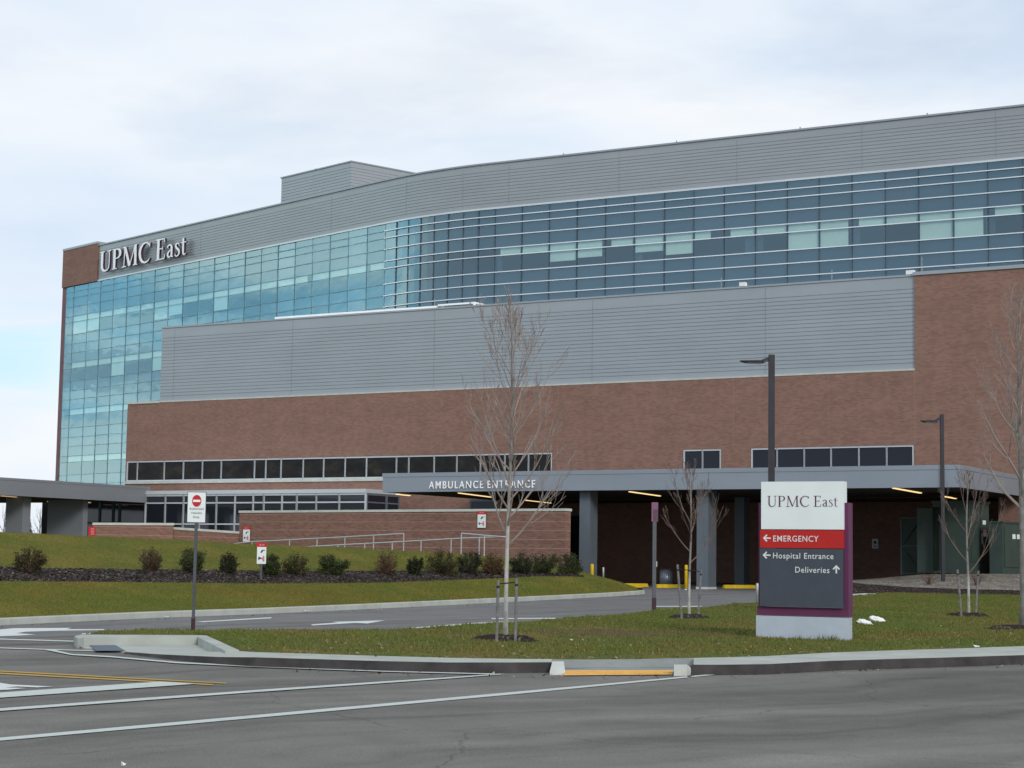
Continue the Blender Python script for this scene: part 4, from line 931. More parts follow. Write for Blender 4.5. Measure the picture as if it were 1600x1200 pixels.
def wplane(px, py, out):                                            # photo point on a plane parallel to the ramp wall
    o = Vector((wa.x, wa.y, 0)) + wn_ * out; d = ray(px, py); t = (o - EYEV).dot(wn_) / d.dot(wn_); return EYEV + d * t
def rail(line, posts, out, label, ends=()):
    P = [wplane(x, y, out) for x, y in line]; o = empty('handrail', P[0]); tag(o, label, 'handrail', 'steel handrails on the ramp'); b = P[0]
    mb = MB(); mb.tube([p - b for p in P], .032, 7); mb.build('top_rail', M['rail'], o)
    for px, py0, py1 in posts:
        a, c = wplane(px, py0, out), wplane(px, py1, out); mb = MB(); mb.tube([a - b, Vector((a.x, a.y, c.z - .5)) - b], .028, 6); mb.build('post', M['rail'], o)
    return o
rail([(366, 849.6), (394, 846.4), (450, 843.6), (539, 839), (631, 833.8)], [(394, 846.4, 856), (452.5, 843.5, 856), (495.5, 841.2, 857), (539, 839, 859), (584, 836.6, 862), (631, 833.8, 864)], 1.0, 'upper steel handrail ending in a tall post below the middle of the brick wall')
rail([(463, 855.2), (528, 851.6), (634, 846), (722, 841), (790, 838.6)], [(528, 851.6, 860), (570, 849.4, 862), (613, 847, 864), (658, 844.6, 867), (705, 842, 870), (749, 840, 874)], 2.4, 'lower long steel handrail running behind the shrubs to the tree')
rail([(721, 833.4), (740, 835), (757, 836.6), (792, 839.4)], [(721, 833.4, 872), (757, 836.6, 874)], 3.4, 'short steel handrail sloping down to the right behind the white-trunked tree')

# ================================================================== SIGNS
def guard_sign(anchor, rz, w, h, label, post=None, group='small red and white warning signs'):
    o = empty('warning_sign', anchor, rz); tag(o, label, 'sign', group)
    mb = MB(); mb.box(-w / 2, w / 2, 0, .012, 0, h * .80); pn = mb.build('panel', M['signwhite'], o)
    mb = MB(); mb.box(-w / 2 - .02, w / 2 + .02, -.004, .014, h * .805, h); mb.build('header', M['red'], o)
    mb = MB(); mb.box(-w * .26, -w * .10, -.008, -.0045, h * .86, h * .94); mb.box(-w * .02, w * .12, -.008, -.0045, h * .87, h * .92); mb.box(w * .14, w * .28, -.008, -.0045, h * .87, h * .94); mb.build('lettering', M['pink'], o)
    mb = MB(); mb.box(w * .02, w * .36, -.006, -.001, h * .63, h * .665); mb.add([(-w * .14, -.005, h * .53), (w * .05, -.005, h * .53), (w * .20, -.005, h * .66), (w * .02, -.005, h * .665)], [(0, 1, 2, 3)])
    mb.add([(-w * .34, -.005, h * .16), (-w * .10, -.005, h * .26), (w * .02, -.005, h * .28), (w * .02, -.005, h * .24), (-w * .10, -.005, h * .23), (-w * .34, -.005, h * .34)], [(0, 1, 2, 3, 4, 5)]); mb.build('pictogram', M['black'], o)
    mb = MB(); mb.add([(-w * .02, -.004, h * .25), (w * .22, -.004, h * .10), (w * .34, -.004, h * .12), (w * .30, -.004, h * .38), (w * .24, -.004, h * .40)], [(0, 1, 2, 3, 4)]); mb.build('pictogram', M['pink'], o)
    if post is not None: mb = MB(); mb.box(-.03, .03, .014, .07, post, h * .5); mb.build('post', M['post'], o)
    return o
wrz = math.atan2(wd.y, wd.x)
p = wplane(384.6, 846.4, .06); guard_sign(p, wrz, .47, .78, 'small warning sign on the left end of the long brick wall')
p = wplane(752.3, 824.6, .06); guard_sign(p, wrz, .47, .78, 'small warning sign high on the long brick wall beside the tree')
p = D(408.3, 881, 54.0); guard_sign(p, 0.05, .27, .62, 'small warning sign on its own grey post in the grass', -1.0)
# red notice by the planter wall
p = D(143, 838.5, 89.2); o = tag(empty('notice_box', p, 0), 'small red notice on a stand at the left end of the low brick wall', 'sign')
mb = MB(); mb.box(-.16, .16, 0, .12, -.02, .48); mb.build('panel', M['red'], o)
mb = MB()
for i in range(5): mb.box(-.05, .13, -.006, -.001, .10 + i * .07, .135 + i * .07)
mb.build('lettering', M['pink'], o); mb = MB(); mb.box(-.05, .05, .03, .09, -.6, -.02); mb.build('stand', M['post'], o)
# authorised vehicles only
b = G(301, 985.5, .1); pw = D(306, 816, b.y); ph = 46.5 / F * b.y; ww = 27.4 / F * b.y
o = tag(empty('road_sign', (b.x, b.y, b.z), .04), 'white no-entry sign for authorised vehicles on a tall grey post', 'sign')
zb0 = pw.z - b.z; xo = (pw.x - b.x)
lean = Matrix.Rotation(0.0, 4, 'Y')
mb = MB(); mb.box(-.028, .028, .012, .07, -.1, zb0 + ph * .9); mb.build('post', M['post'], o)
mb = MB(); mb.box(-.036, .036, .004, .078, -.1, .24); mb.build('sleeve', M['postbase'], o)
sg = MB(); sg.box(-ww / 2 + .0, ww / 2, 0, .01, zb0, zb0 + ph); pn = sg.build('panel', M['signwhite'], o)
sg = MB(); sg.box(-ww / 2 - .012, ww / 2 + .012, .0105, .016, zb0 - .012, zb0 + ph + .012); sg.build('border', M['purple_d'], pn)
sg = MB(); cz = zb0 + ph * .715; vs = [(.092 * 1.0 * math.cos(a * math.pi / 16), -.003, cz + .118 * math.sin(a * math.pi / 16)) for a in range(32)]; sg.add(vs, [tuple(range(32))]); sg.build('no_entry_symbol', M['red'], pn)
sg = MB(); sg.box(-.072, .072, -.007, -.0035, cz - .022, cz + .022); sg.build('no_entry_bar', M['white'], pn)
for tx, zz, wd_ in (('Authorized', .42, .80), ('Vehicles', .28, .60), ('Only', .14, .36)): text_obj(tx, -ww * wd_ / 2, zb0 + ph * zz, -.002, ww * wd_, ph * .075, M['black'], pn, .003)
# purple plate on a post (seen from behind)
b = G(1022, 955.5, .1); s = b.y / F; o = tag(empty('purple_sign', b, .1), 'narrow purple plate on a grey post at the edge of the drive', 'sign')
zt_ = D(1022, 785, b.y).z - b.z; zl = D(1022, 815, b.y).z - b.z
mb = MB(); mb.box(-3.0 * s, 2.6 * s, -.03, .03, -.1, zt_ - .2); mb.build('post', M['post'], o); mb = MB(); mb.box(-3.4 * s, 3.0 * s, -.036, .036, -.1, .38); mb.build('sleeve', M['postbase'], o)
mb = MB(); mb.box(-5.4 * s, 4.8 * s, -.045, -.032, zl, zt_); pn = mb.build('plate', M['purple'], o); mb = MB(); mb.box(-2.8 * s, 4.4 * s, -.05, -.046, zl + .02, zt_ - .2); mb.build('bracket', M['purple_d'], pn)
mb = MB(); mb.box(2.6 * s, 4.2 * s, -.02, .02, zl - 1.25, zl - 1.1); mb.build('tag', M['galv'], o)
# monument sign
SB = G(1250, 1003.5, .12); SRZ = R(-25); su = Vector((math.cos(SRZ), math.sin(SRZ), 0)); sn = Vector((su.y, -su.x, 0))  # sn: towards the camera
ms = tag(empty('monument_sign', SB, SRZ), 'tall wayfinding sign, white, red and dark grey panels on a pale base', 'sign')
def sp(px, py, out=0.0):
    o = SB + sn * out; d = ray(px, py); t = (o - EYEV).dot(sn) / d.dot(sn); q = EYEV + d * t - SB; return q.dot(su), q.z
def sbox(name, px0, py0, px1, py1, out, back, mat, par=ms, pyr=None):
    x0, _ = sp(px0, (py0 + py1) / 2, out); x1, _ = sp(px1, (py0 + py1) / 2, out); z1 = (sp(px0, py0, out)[1] + sp(px1, py0 if pyr is None else pyr[0], out)[1]) / 2; z0 = (sp(px0, py1, out)[1] + sp(px1, py1 if pyr is None else pyr[1], out)[1]) / 2
    mb = MB(); mb.box(x0, x1, -out, back, z0, z1); return mb.build(name, mat, par)
bs = sbox('base', 1181.3, 962, 1324, 1003, .0, .36, M['signbase'], pyr=(965, 1006))
bs.data.transform(Matrix.Translation((0, 0, 0)))
x0, _ = sp(1182.6, 950); x1, _ = sp(1325.5, 950); z0, z1 = sp(1250, 962.6)[1], sp(1250, 785.5)[1]; zw = sp(1250, 752.5)[1]
mb = MB(); mb.box(x0, x1, .02, .34, z0 + .004, sp(1250, 949)[1]); mb.box(x0, x0 + .10, .10, .34, sp(1250, 949)[1] + .002, z1); mb.box(x1 - .085, x1, .02, .34, sp(1250, 949)[1] + .002, z1); mb.build('frame', M['signpurple'], ms)
PO = .05
wp_ = sbox('upper_panel', 1189.3, 752.9, 1318, 826.8, PO, .20, M['signwhite'], pyr=(751.8, 827.4))
rp = sbox('middle_panel', 1187.4, 828, 1318, 856.2, PO, .05, M['signred'], pyr=(828.6, 856.8))
gp = sbox('lower_panel', 1187, 857.2, 1317, 947.5, PO, .05, M['signgrey'], pyr=(857.8, 949.5))
def stext(txt, px0, px1, ytop, ybase, mat, par, bold=.0):
    a, za = sp(px0, ybase, PO); b_, zb_ = sp(px1, ybase, PO); _, zt1 = sp((px0 + px1) / 2, ytop, PO); zz = (za + zb_) / 2
    return text_obj(txt, a, zz, -PO - .001, b_ - a, zt1 - zz, mat, par, .006, bold)
stext('EMERGENCY', 1208.3, 1279, 836.6, 846.2, M['lettergrey'], rp, .006)
stext('Hospital Entrance', 1208, 1302.4, 863.6, 873, M['lettergrey'], gp, .004)
stext('Deliveries', 1242.7, 1296, 885.4, 895, M['lettergrey'], gp, .004)
a, za = sp(1198.5, 791.8, PO); b_, _ = sp(1309.5, 791.8, PO); zt1 = sp(1250, 774.6, PO)[1]
st = serif_mb('UPMC East', b_ - a, zt1 - za, .006, .72); st.v = [(x, y * .5 - .001, z) for x, y, z in st.v]
q = st.build('lettering', M['purple_ink'], wp_); q.location = (a, -PO, za)
def arrow(px, py, size, rot, par):
    cx_, cz_ = sp(px, py, PO); s = sp(px + size, py, PO)[0] - cx_; mb = MB(); w = .014
    for k, (p_, q_) in enumerate((((-1, 0), (1, 0)), ((-1, 0), (-.1, .9)), ((-1, 0), (-.1, -.9)))):
        c, d = (Matrix.Rotation(rot, 2) @ Vector(p_)) * s, (Matrix.Rotation(rot, 2) @ Vector(q_)) * s; e = (d - c).normalized(); f = Vector((-e.y, e.x)) * w; c = c - e * w * .7
        yy = -PO - .0015 - .001 * k; pts = [c - f, d - f, d + f, c + f]; mb.prism([(cx_ + v.x, yy - .004, cz_ + v.y) for v in pts], [(cx_ + v.x, -PO, cz_ + v.y) for v in pts])
    mb.build('arrow', M['lettergrey'], par)
arrow(1199, 840.8, 5.4, 0, rp); arrow(1198.6, 867.4, 5.4, 0, gp); arrow(1306.8, 890.3, 5.6, R(-90), gp)

# ================================================================== STREET FURNITURE
def lamp(px, ybase_Y, ytop, armpx, wpx, label):
    Y = ybase_Y; t = D(px, ytop, Y); s = Y / F; o = tag(empty('street_lamp', (t.x, t.y, gz(min(Y, 84)))), label, 'lamp', 'dark pole lamps with one flat arm')
    H = t.z - gz(min(Y, 84)); w = wpx * s / 2
    mb = MB(); mb.box(-w, w, -w, w, 0, H); mb.build('pole', M['pole'], o)
    mb = MB(); mb.box(-w * 1.6, w * 1.6, -w * 1.6, w * 1.6, 0, .12); mb.build('base_plate', M['pole'], o)
    a = armpx * s
    mb = MB(); mb.prism([(-w, -.06, H - 8 * s * .45), (-w, .06, H - 8 * s * .45), (-w - a * .32, .10, H - 9.6 * s), (-w - a * .32, -.10, H - 9.6 * s)], [(-w, -.06, H - 12.0 * s * .8), (-w, .06, H - 12.0 * s * .8), (-w - a * .22, .10, H - 12.5 * s), (-w - a * .22, -.10, H - 12.5 * s)]); mb.build('arm', M['pole'], o)
    mb = MB(); mb.prism([(-w - a * .2, -.17, H - 9.4 * s), (-w - a * .2, .17, H - 9.4 * s), (-w - a, .15, H - 10.2 * s), (-w - a, -.15, H - 10.2 * s)], [(-w - a * .16, -.17, H - 12.8 * s), (-w - a * .16, .17, H - 12.8 * s), (-w - a * .8, .15, H - 13 * s), (-w - a * .8, -.15, H - 13 * s)]); hd = mb.build('lamp_head', M['pole'], o)
    mb = MB(); mb.box(-w - a * .75, -w - a * .25, -.12, .12, H - 13.6 * s, H - 13.05 * s); mb.build('lens', M['galv'], hd); return o
lamp(1205.5, 52, 554.5, 45, 9.2, 'tall dark lamp post rising behind the wayfinding sign')
lamp(1471.5, 77.2, 647.5, 31, 5.4, 'smaller dark lamp post rising behind the green cabinet')
def bollard(px, ybase, ytop, wpx, mat, label, Y=None, group='yellow bollards by the canopy columns', cat='bollard'):
    b = G(px, ybase) if Y is None else D(px, ybase, Y); H = D(px, ytop, b.y).z - b.z; r = wpx * b.y / F / 2
    o = tag(empty('bollard', b), label, cat, group); mb = MB()
    prof = [(0, -.3, r), (0, H - r * .7, r), (0, H - r * .3, r * .85), (0, H - r * .08, r * .5), (0, H, r * .12)]
    mb.tube([(0, 0, p[1]) for p in prof], [p[2] for p in prof], 14); mb.build('shaft', mat, o, True); return o
bollard(925, 910, 881, 5.4, M['yellow'], 'yellow bollard beside the leftmost canopy column', 83.5)
bollard(1072, 920, 882.4, 5.0, M['yellow'], 'yellow bollard just behind the small tree trunk')
bollard(1110, 920, 882.4, 5.6, M['yellow'], 'yellow bollard to the right of the middle canopy column')
bollard(942.5, 913, 886, 3.4, M['galv'], 'thin pale grey pipe bollard near the leftmost canopy column', 84.0, 'pale pipe bollards')
bollard(1183.5, 944, 911, 5.0, M['galv'], 'pale grey pipe bollard half hidden by the wayfinding sign', None, 'pale pipe bollards')
for x0, x1, y, lab in ((958, 1012, 917, 'yellow wheel stop left of the steel bin'), (1025, 1076, 918.6, 'yellow wheel stop in front of the steel bin'), (1130, 1180, 919.4, 'yellow wheel stop right of the middle canopy column')):
    a, b = G(x0, y), G(x1, y); o = tag(empty('wheel_stop', a, math.atan2(b.y - a.y, b.x - a.x)), lab, 'wheel stop', 'yellow wheel stops under the canopy'); ln = (b - a).length
    mb = MB(); mb.prism([(0, -.1, -.03), (ln, -.1, -.03), (ln, .1, -.03), (0, .1, -.03)], [(.05, -.06, .17), (ln - .05, -.06, .17), (ln - .05, .06, .17), (.05, .06, .17)]); mb.build('block', M['yellow'], o)
b = G(1040.5, 917.4); o = tag(empty('litter_bin', b), 'round steel litter bin under the canopy', 'bin'); r = 9.4 * b.y / F; H = 28 * b.y / F
mb = MB(); mb.tube([(0, 0, 0), (0, 0, H * .9)], r, 20); mb.build('drum', M['binm'], o, True); mb = MB(); mb.tube([(0, 0, H * .9), (0, 0, H * .95), (0, 0, H)], [r * 1.03, r * 1.03, r * .8], 20); mb.build('lid', M['post'], o)
mb = MB()
for k in range(20): w = 2 * math.pi * k / 20; mb.tube([(r * 1.01 * math.cos(w), r * 1.01 * math.sin(w), .03), (r * 1.01 * math.cos(w), r * 1.01 * math.sin(w), H * .88)], .012, 4)
mb.build('ribs', M['binm'], o)
# wall notice under the canopy
p = lp(1367.5, 857, RD0 - .03); o = tag(empty('wall_notice', O + UF * p.x + NIN * (RD0 - .03) + Vector((0, 0, p.z)), RZ), 'small grey notice plate on the dark brick wall under the canopy', 'sign')
mb = MB(); mb.box(-.17, .17, -.01, 0, 0, .5); mb.build('panel', M['galv'], o); mb = MB(); mb.box(-.07, .07, -.014, -.0105, .26, .38); mb.box(-.1, .1, -.014, -.0105, .1, .14); mb.build('pictogram', M['black'], o)
# gate
ga, gb = D(1408.5, 898, 85.0), D(1444, 897, 84.4); ln = Vector((gb.x - ga.x, gb.y - ga.y, 0)).length; o = tag(empty('yard_gate', ga, math.atan2(gb.y - ga.y, gb.x - ga.x)), 'dark green gate with crossed diagonal braces beside the cabinets', 'gate')
H = D(1408.5, 808, 85.0).z - ga.z; mb = MB(); mb.box(0, ln, .03, .06, 0, H); mb.build('screen', M['greend'], o)
mb = MB(); w = .035
for z in (.06, H * .5, H - .04): mb.box(0, ln, -.01, .03, z - w, z + w)
mb.box(-.04, .04, -.012, .028, 0, H); mb.box(ln - .04, ln + .04, -.012, .028, 0, H)
for z0, z1 in ((H * .5, H - .05), (H * .5, .06)): mb.tube([(.05, 0, z0), (ln - .1, 0, z1)], .035, 4)
mb.build('brace_frame', M['green'], o)
# transformers
def cabinet(pxl, pxc, pxr, pytop, pybase, Y, label, low=None, mat=M['green']):
    """metal cabinet: left face pxl..pxc, right (front) face pxc..pxr; corner at pxc"""
    c = D(pxc, pybase, Y); ax = Vector((math.cos(R(-40)), math.sin(R(-40)), 0)); bx_ = Vector((-ax.y, ax.x, 0))
    o = tag(empty('transformer_cabinet', c, R(-40)), label, 'transformer', 'green electrical cabinets on the gravel')
    def solve(px, v): d = ray(px, hor(px)); den = d.x * v.y - d.y * v.x; t = (c.x * d.y - c.y * d.x) / den; return t
    tl = abs(solve(pxl, ax)); tr = abs(solve(pxr, bx_)); H = D(pxc, pytop, Y).z - c.z
    return o, tl, tr, H
# big one : left face runs back along -x, right face along +y
o, tl, tr, H = cabinet(1458, 1515.5, 1546, 785.5, 896, 82.0, 'tall green cabinet with stickers, topmost of the two under the canopy edge')
mb = MB(); mb.box(-tl, 0, 0, tr, 0, H); mb.build('body', M['green'], o)
mb = MB(); mb.box(-tl - .05, .05, -.05, tr + .05, H + .003, H + .10); mb.build('lid', M['green'], o)
mb = MB(); mb.box(.003, .05, tr * .06, tr * .47, H * .17, H * .95); mb.build('door', M['green'], o); mb = MB(); mb.box(.003, .05, tr * .53, tr * .94, H * .17, H * .95); dd = mb.build('door', M['green'], o)
mb = MB(); mb.box(.051, .09, tr * .545, tr * .57, H * .42, H * .58); mb.build('handle', M['galv'], dd)
mb = MB(); mb.box(.0515, .056, tr * .62, tr * .78, H * .70, H * .76); mb.build('sticker', M['signwhite'], dd); mb = MB(); mb.box(.0515, .056, tr * .64, tr * .82, H * .53, H * .59); mb.build('sticker', M['signwhite'], dd)
mb = MB(); mb.box(.0515, .056, tr * .64, tr * .82, H * .595, H * .625); mb.build('sticker', M['pink'], dd)
mb = MB()
for k in range(6): mb.box(-tl * (.80 + .035 * k) - .02, -tl * (.80 + .035 * k), -.08, -.003, H * .04, H * .94)
mb.build('cooling_fin', M['greend'], o)
mb = MB(); mb.box(-tl - .9, -tl - .06, .2, tr * .9, 0, H * .93); mb.build('side_unit', M['green'], o)
o, tl, tr, H = cabinet(1546.5, 1567, 1625, 817, 898, 81.5, 'lower green cabinet with two stickers at the right edge')
tr2 = tr
mb = MB(); mb.box(-tl, 0, 0, tr, 0, H); mb.build('body', M['green'], o); mb = MB(); mb.box(-tl - .04, .04, -.04, tr + .04, H + .003, H + .08); mb.build('lid', M['green'], o)
mb = MB(); mb.box(.003, .04, tr * .04, tr * .48, H * .15, H * .95); dd = mb.build('door', M['green'], o); mb = MB(); mb.box(.003, .04, tr * .52, tr * .96, H * .15, H * .95); d2 = mb.build('door', M['green'], o)
mb = MB(); mb.box(.041, .045, tr * .24, tr * .32, H * .70, H * .79); mb.build('sticker', M['signwhite'], dd); mb = MB(); mb.box(.041, .045, tr * .36, tr * .44, H * .70, H * .79); mb.build('sticker', M['signwhite'], dd)

# ================================================================== TREES
def bare_tree(name, base, H, r0, fork, spread, n_limb, seed, label, group, crown_mat, levels=2, twig_n=7, upright=.75, trunk_frac=1.0, bark=None, lean=0.0, thin=.0040):
    rg = random.Random(seed); o = tag(empty(name, base), label, 'tree', group)
    mb = MB(); N = 14; tp, tr_ = [], []
    for i in range(N + 1):
        t = i / N; z = t * H * trunk_frac; tp.append(Vector((lean * z + .03 * math.sin(t * 5 + seed) * t * 2, .02 * math.cos(t * 4 + seed), z - (.1 if i == 0 else 0)))); tr_.append(r0 * (1 - t) ** .8 + .007)
    tr_[0] *= 1.35; mb.tube(tp, tr_, 9); mb.build('trunk', bark or M['bark'], o, True)
    cr = MB()
    def tpos(z): i = min(int(z / (H * trunk_frac) * N), N - 1); k = z / (H * trunk_frac) * N - i; return tp[i].lerp(tp[i + 1], k), tr_[i] * (1 - k) + tr_[i + 1] * k
    def branch(p, d, ln, r, lev):
        n = 7 if lev == 0 else 5; pts = [p]; q = p.copy(); dd = d.copy()
        for i in range(n):
            dd = (dd + Vector((rg.gauss(0, .06), rg.gauss(0, .06), .13 * upright + rg.gauss(0, .03)))).normalized(); q = q + dd * ln / n; pts.append(q.copy())
        rad = [max(thin, r * (1 - .85 * i / n)) for i in range(n + 1)]; cr.tube(pts, rad, 5 if lev == 0 else 3, 0, False)
        if lev < levels:
            m = twig_n if lev == 0 else max(2, twig_n - 3)
            for k in range(m):
                t = rg.uniform(.18, .97); i = min(int(t * n), n - 1); pp_ = pts[i].lerp(pts[i + 1], t * n - i); dl = (pts[i + 1] - pts[i]).normalized()
                sd = Vector((rg.gauss(0, 1), rg.gauss(0, 1), rg.gauss(0, .6))); sd = (sd - dl * sd.dot(dl)).normalized()
                branch(pp_, (dl + sd * rg.uniform(.35, .75)).normalized(), ln * rg.uniform(.28, .55) * (1.1 - .5 * t), rad[i] * .55, lev + 1)
    for k in range(n_limb):
        t = k / max(1, n_limb - 1); z = H * trunk_frac * (fork + (.96 - fork) * t ** .9); p, r = tpos(z); a = k * 2.399 + rg.uniform(-.4, .4)
        el = R(38 + 30 * t + rg.uniform(-8, 8)); ln = spread * (1.25 - .85 * t) * rg.uniform(.8, 1.15) / math.cos(el) * .8
        d = Vector((math.cos(a) * math.cos(el), math.sin(a) * math.cos(el), math.sin(el))); branch(p, d, min(ln, (H * 1.02 - z) / max(.35, math.sin(el))), max(.0065, r * .60), 0)
    cr.build('crown', crown_mat, o, False); return o
def stake(pb, pt, w, label, group):
    o = tag(empty('tree_stake', pb), label, 'stake', group); mb = MB(); v = pt - pb
    mb.tube([Vector((0, 0, -.15)), v], [w * .72, w * .70], 8); mb.build('pole', M['stake'], o)
    mb = MB(); c = v * .90; mb.tube([c - v.normalized() * .02, c + v.normalized() * .02], w * .80, 8); mb.build('strap', M['black'], o); return o
def mring(px, py, r, name='mulch_ring', lab=None):
    c = G(px, py, LD); mb = MB(); rg = random.Random(int(px)); n = 40; vs = [(0, 0, .12)]
    for ring, (k, z) in enumerate(((.4, .11), (.75, .085), (1.0, .02), (1.06, -.05))):
        for i in range(n): a = 2 * math.pi * i / n; q = r * k * (1 + .10 * math.sin(3 * a + px) + rg.uniform(-.05, .05)); vs.append((q * math.cos(a), q * math.sin(a) * .9, z + rg.uniform(-.02, .02)))
    fs = [(0, 1 + i, 1 + (i + 1) % n) for i in range(n)] + [(1 + g * n + i, 1 + (g + 1) * n + i, 1 + (g + 1) * n + (i + 1) % n, 1 + g * n + (i + 1) % n) for g in range(3) for i in range(n)]
    mb.add(vs, fs); o = mb.build(name, M['mulch'], None, True); o.location = c; tag(o, lab, 'mulch', 'mulch rings round the young trees'); return c
def tree_set(px, py, top, stakes, label, ring, **k):
    c = mring(px, py, ring, lab='dark mulch ring at the foot of the ' + k.pop('short')); H = D(px, top, c.y).z - c.z; t = bare_tree('bare_tree', c, H, label=label, group='young bare trees on the lawn', **k)
    for (x0, y0, x1, y1, w, lab) in stakes: b = G(x0, y0, LD); stake(b, D(x1, y1, b.y), w * b.y / F / 2, lab, 'wooden tree stakes')
    return t, c
t1, c1 = tree_set(790, 1002, 496, [(775.5, 1007, 778.6, 907, 6.6, 'wooden stake left of the white-trunked tree'), (805, 1005, 807.2, 904, 6.6, 'wooden stake right of the white-trunked tree')],
         'tall slender bare tree with white trunk and reddish twigs, by the road', .62, short='tall white-trunked tree', r0=.037, fork=.29, spread=1.5, n_limb=30, seed=11, crown_mat=M['twig'], levels=2, twig_n=7, upright=1.0, lean=.004)
t2, c2 = tree_set(1077, 967, 733, [(1066, 969, 1058.6, 882, 5.2, 'slanting stake left of the small bare tree'), (1090.5, 966, 1095.5, 890, 5.0, 'thin stake right of the small bare tree')],
         'small bare tree with a wide reddish crown, left of the big sign', .52, short='small bare tree left of the sign', r0=.029, fork=.37, spread=1.15, n_limb=11, seed=5, crown_mat=M['twig2'], levels=2, twig_n=8, thin=.0034, upright=1.2, bark=M['bark_low'])
t3, c3 = tree_set(1513.5, 964, 740, [(1503, 965, 1496, 890, 5.2, 'dark stake left of the tree by the green cabinets'), (1524, 962, 1528.5, 892, 4.6, 'pale stake right of the tree by the green cabinets')],
         'thin bare young tree in front of the green cabinets', .60, short='tree in front of the cabinets', r0=.031, fork=.30, spread=1.4, n_limb=11, seed=21, crown_mat=M['twig2'], levels=2, twig_n=6, upright=1.0, bark=M['bark_low'])
M['bark2'] = mottled('grey_bark', (.17, .165, .155), .3, 6, .9)
t4, c4 = tree_set(1599, 985, 470, [], 'tall bare tree with a grey trunk cut by the right edge', .85, short='tall tree at the right edge', r0=.075, fork=.33, spread=1.5, n_limb=26, seed=33, crown_mat=M['twig'], levels=2, twig_n=8, upright=1.0, bark=M['bark2'], thin=.0028)
# tree ties
for (t, c, s0, s1) in ((t1, c1, (778.8, 912), (807, 910)), (t2, c2, (1059.6, 889), (1094.6, 893))):
    a, b = D(*s0, c.y), D(*s1, c.y); mb = MB(); m_ = (a + b) / 2; mb.tube([a - c, Vector((0, -.03, m_.z - c.z)), b - c], .011, 5); mb.build('tie', M['black'], t)
# ------------------------------------------------ shrubs along the mulch strip
def shrub(px, ytop, ybot, wpx, mat, kind, label, seed):
    k0 = G(px, kline(px)); s = 1.0 if px < 760 else max(.03, 1 - (px - 760) / 246.0) ** .8; Y = k0.y + .5 + 7.4 * s
    b = D(px, ybot, Y); H = (D(px, ytop, Y).z - b.z) * 1.05; rx = wpx * Y / F / 2 * 1.05; rg = random.Random(seed)
    o = tag(empty('shrub', b), label, 'shrub', 'shrubs planted along the mulch strip')
    st = MB(); fo = MB(); tips = []; lob = [(rg.uniform(0, 6.28), rg.uniform(-.25, .25)) for _ in range(5)]
    for i in range(60 if kind != 'twiggy' else 110):
        a = rg.uniform(0, 6.28); z = rg.uniform(-.75, 1.0); e = math.sqrt(1 - z * z); g = 1 + sum(k_ * math.cos((n_ + 2) * a + p_ + z * 2) for n_, (p_, k_) in enumerate(lob)) * .32; g *= rg.uniform(.82, 1.08)
        v = Vector((math.cos(a) * rx * e * g, math.sin(a) * rx * e * g, max(.03, H * (.46 + .52 * z * g))))
        m_ = Vector((v.x * .4, v.y * .4, v.z * .45)); st.tube([(rg.gauss(0, .03), rg.gauss(0, .03), -.05), m_, v * (1.0 if kind != 'twiggy' else 1.06)], [.014, .009, .004], 3, 0, False); tips.append((m_, v))
    nl = {'dense': 5200, 'loose': 3000, 'twiggy': 1300}[kind]
    for i in range(nl):
        m_, v = rg.choice(tips); t = rg.random() ** .6 * 1.05; c = m_.lerp(v, t) + Vector((rg.gauss(0, rx * .10), rg.gauss(0, rx * .10), rg.gauss(0, H * .05)))
        if c.z < .02: c.z = rg.uniform(.02, .15)
        n_ = Vector((rg.gauss(0, 1), rg.gauss(0, 1), rg.gauss(.5, 1))).normalized(); u = n_.orthogonal().normalized(); w = n_.cross(u); a = rg.uniform(0, 6.28); u, w = u * math.cos(a) + w * math.sin(a), w * math.cos(a) - u * math.sin(a)
        l_ = rg.uniform(.018, .036); fo.add([c - u * l_, c - w * l_ * .5, c + u * l_, c + w * l_ * .5], [(0, 1, 2, 3)])
    st.build('stem', M['twigr'], o); fo.build('foliage', mat, o); return o
SH = [(46, 857, 893, 46, 'leafb', 'loose', 'olive brown round shrub, farthest left on the mulch'), (235, 857, 893, 34, 'leafb', 'twiggy', 'thin brown twiggy shrub left of the no-entry sign post'),
      (300, 858, 893, 38, 'leafg', 'loose', 'green shrub right behind the no-entry sign post'), (357, 866, 896, 27, 'leafd', 'loose', 'small dark shrub just right of the no-entry sign post'),
      (421, 868, 904, 30, 'leafg', 'dense', 'green shrub half behind the warning sign on its post'), (461, 866, 903, 40, 'leafo', 'loose', 'olive shrub second right of the posted warning sign'),
      (517, 868, 903, 44, 'leafg', 'dense', 'broad green shrub left of the bare mulch gap'), (604, 861, 899, 34, 'leafr', 'twiggy', 'russet shrub alone right of the bare mulch gap'),
      (648, 870, 900, 23, 'leafd', 'dense', 'narrow dark shrub between the russet one and the wide green one'), (693, 860, 903, 47, 'leafo', 'dense', 'widest olive green shrub, below the middle of the ramp rail'),
      (733, 860, 899, 36, 'leafd', 'dense', 'dark green shrub below the short sloping rail'), (771, 865, 899, 34, 'leafr', 'loose', 'russet green shrub just left of the white tree trunk'),
      (813, 862, 899, 36, 'leafd', 'dense', 'dark round shrub just right of the white tree trunk'), (851, 862, 897, 40, 'leafg', 'dense', 'green round shrub, second from the canopy column'),
      (890, 866, 903, 36, 'leafg', 'dense', 'green shrub beside the leftmost canopy column')]
for i, a in enumerate(SH): shrub(a[0], a[1], a[2], a[3], M[a[4]], a[5], a[6], 50 + i)
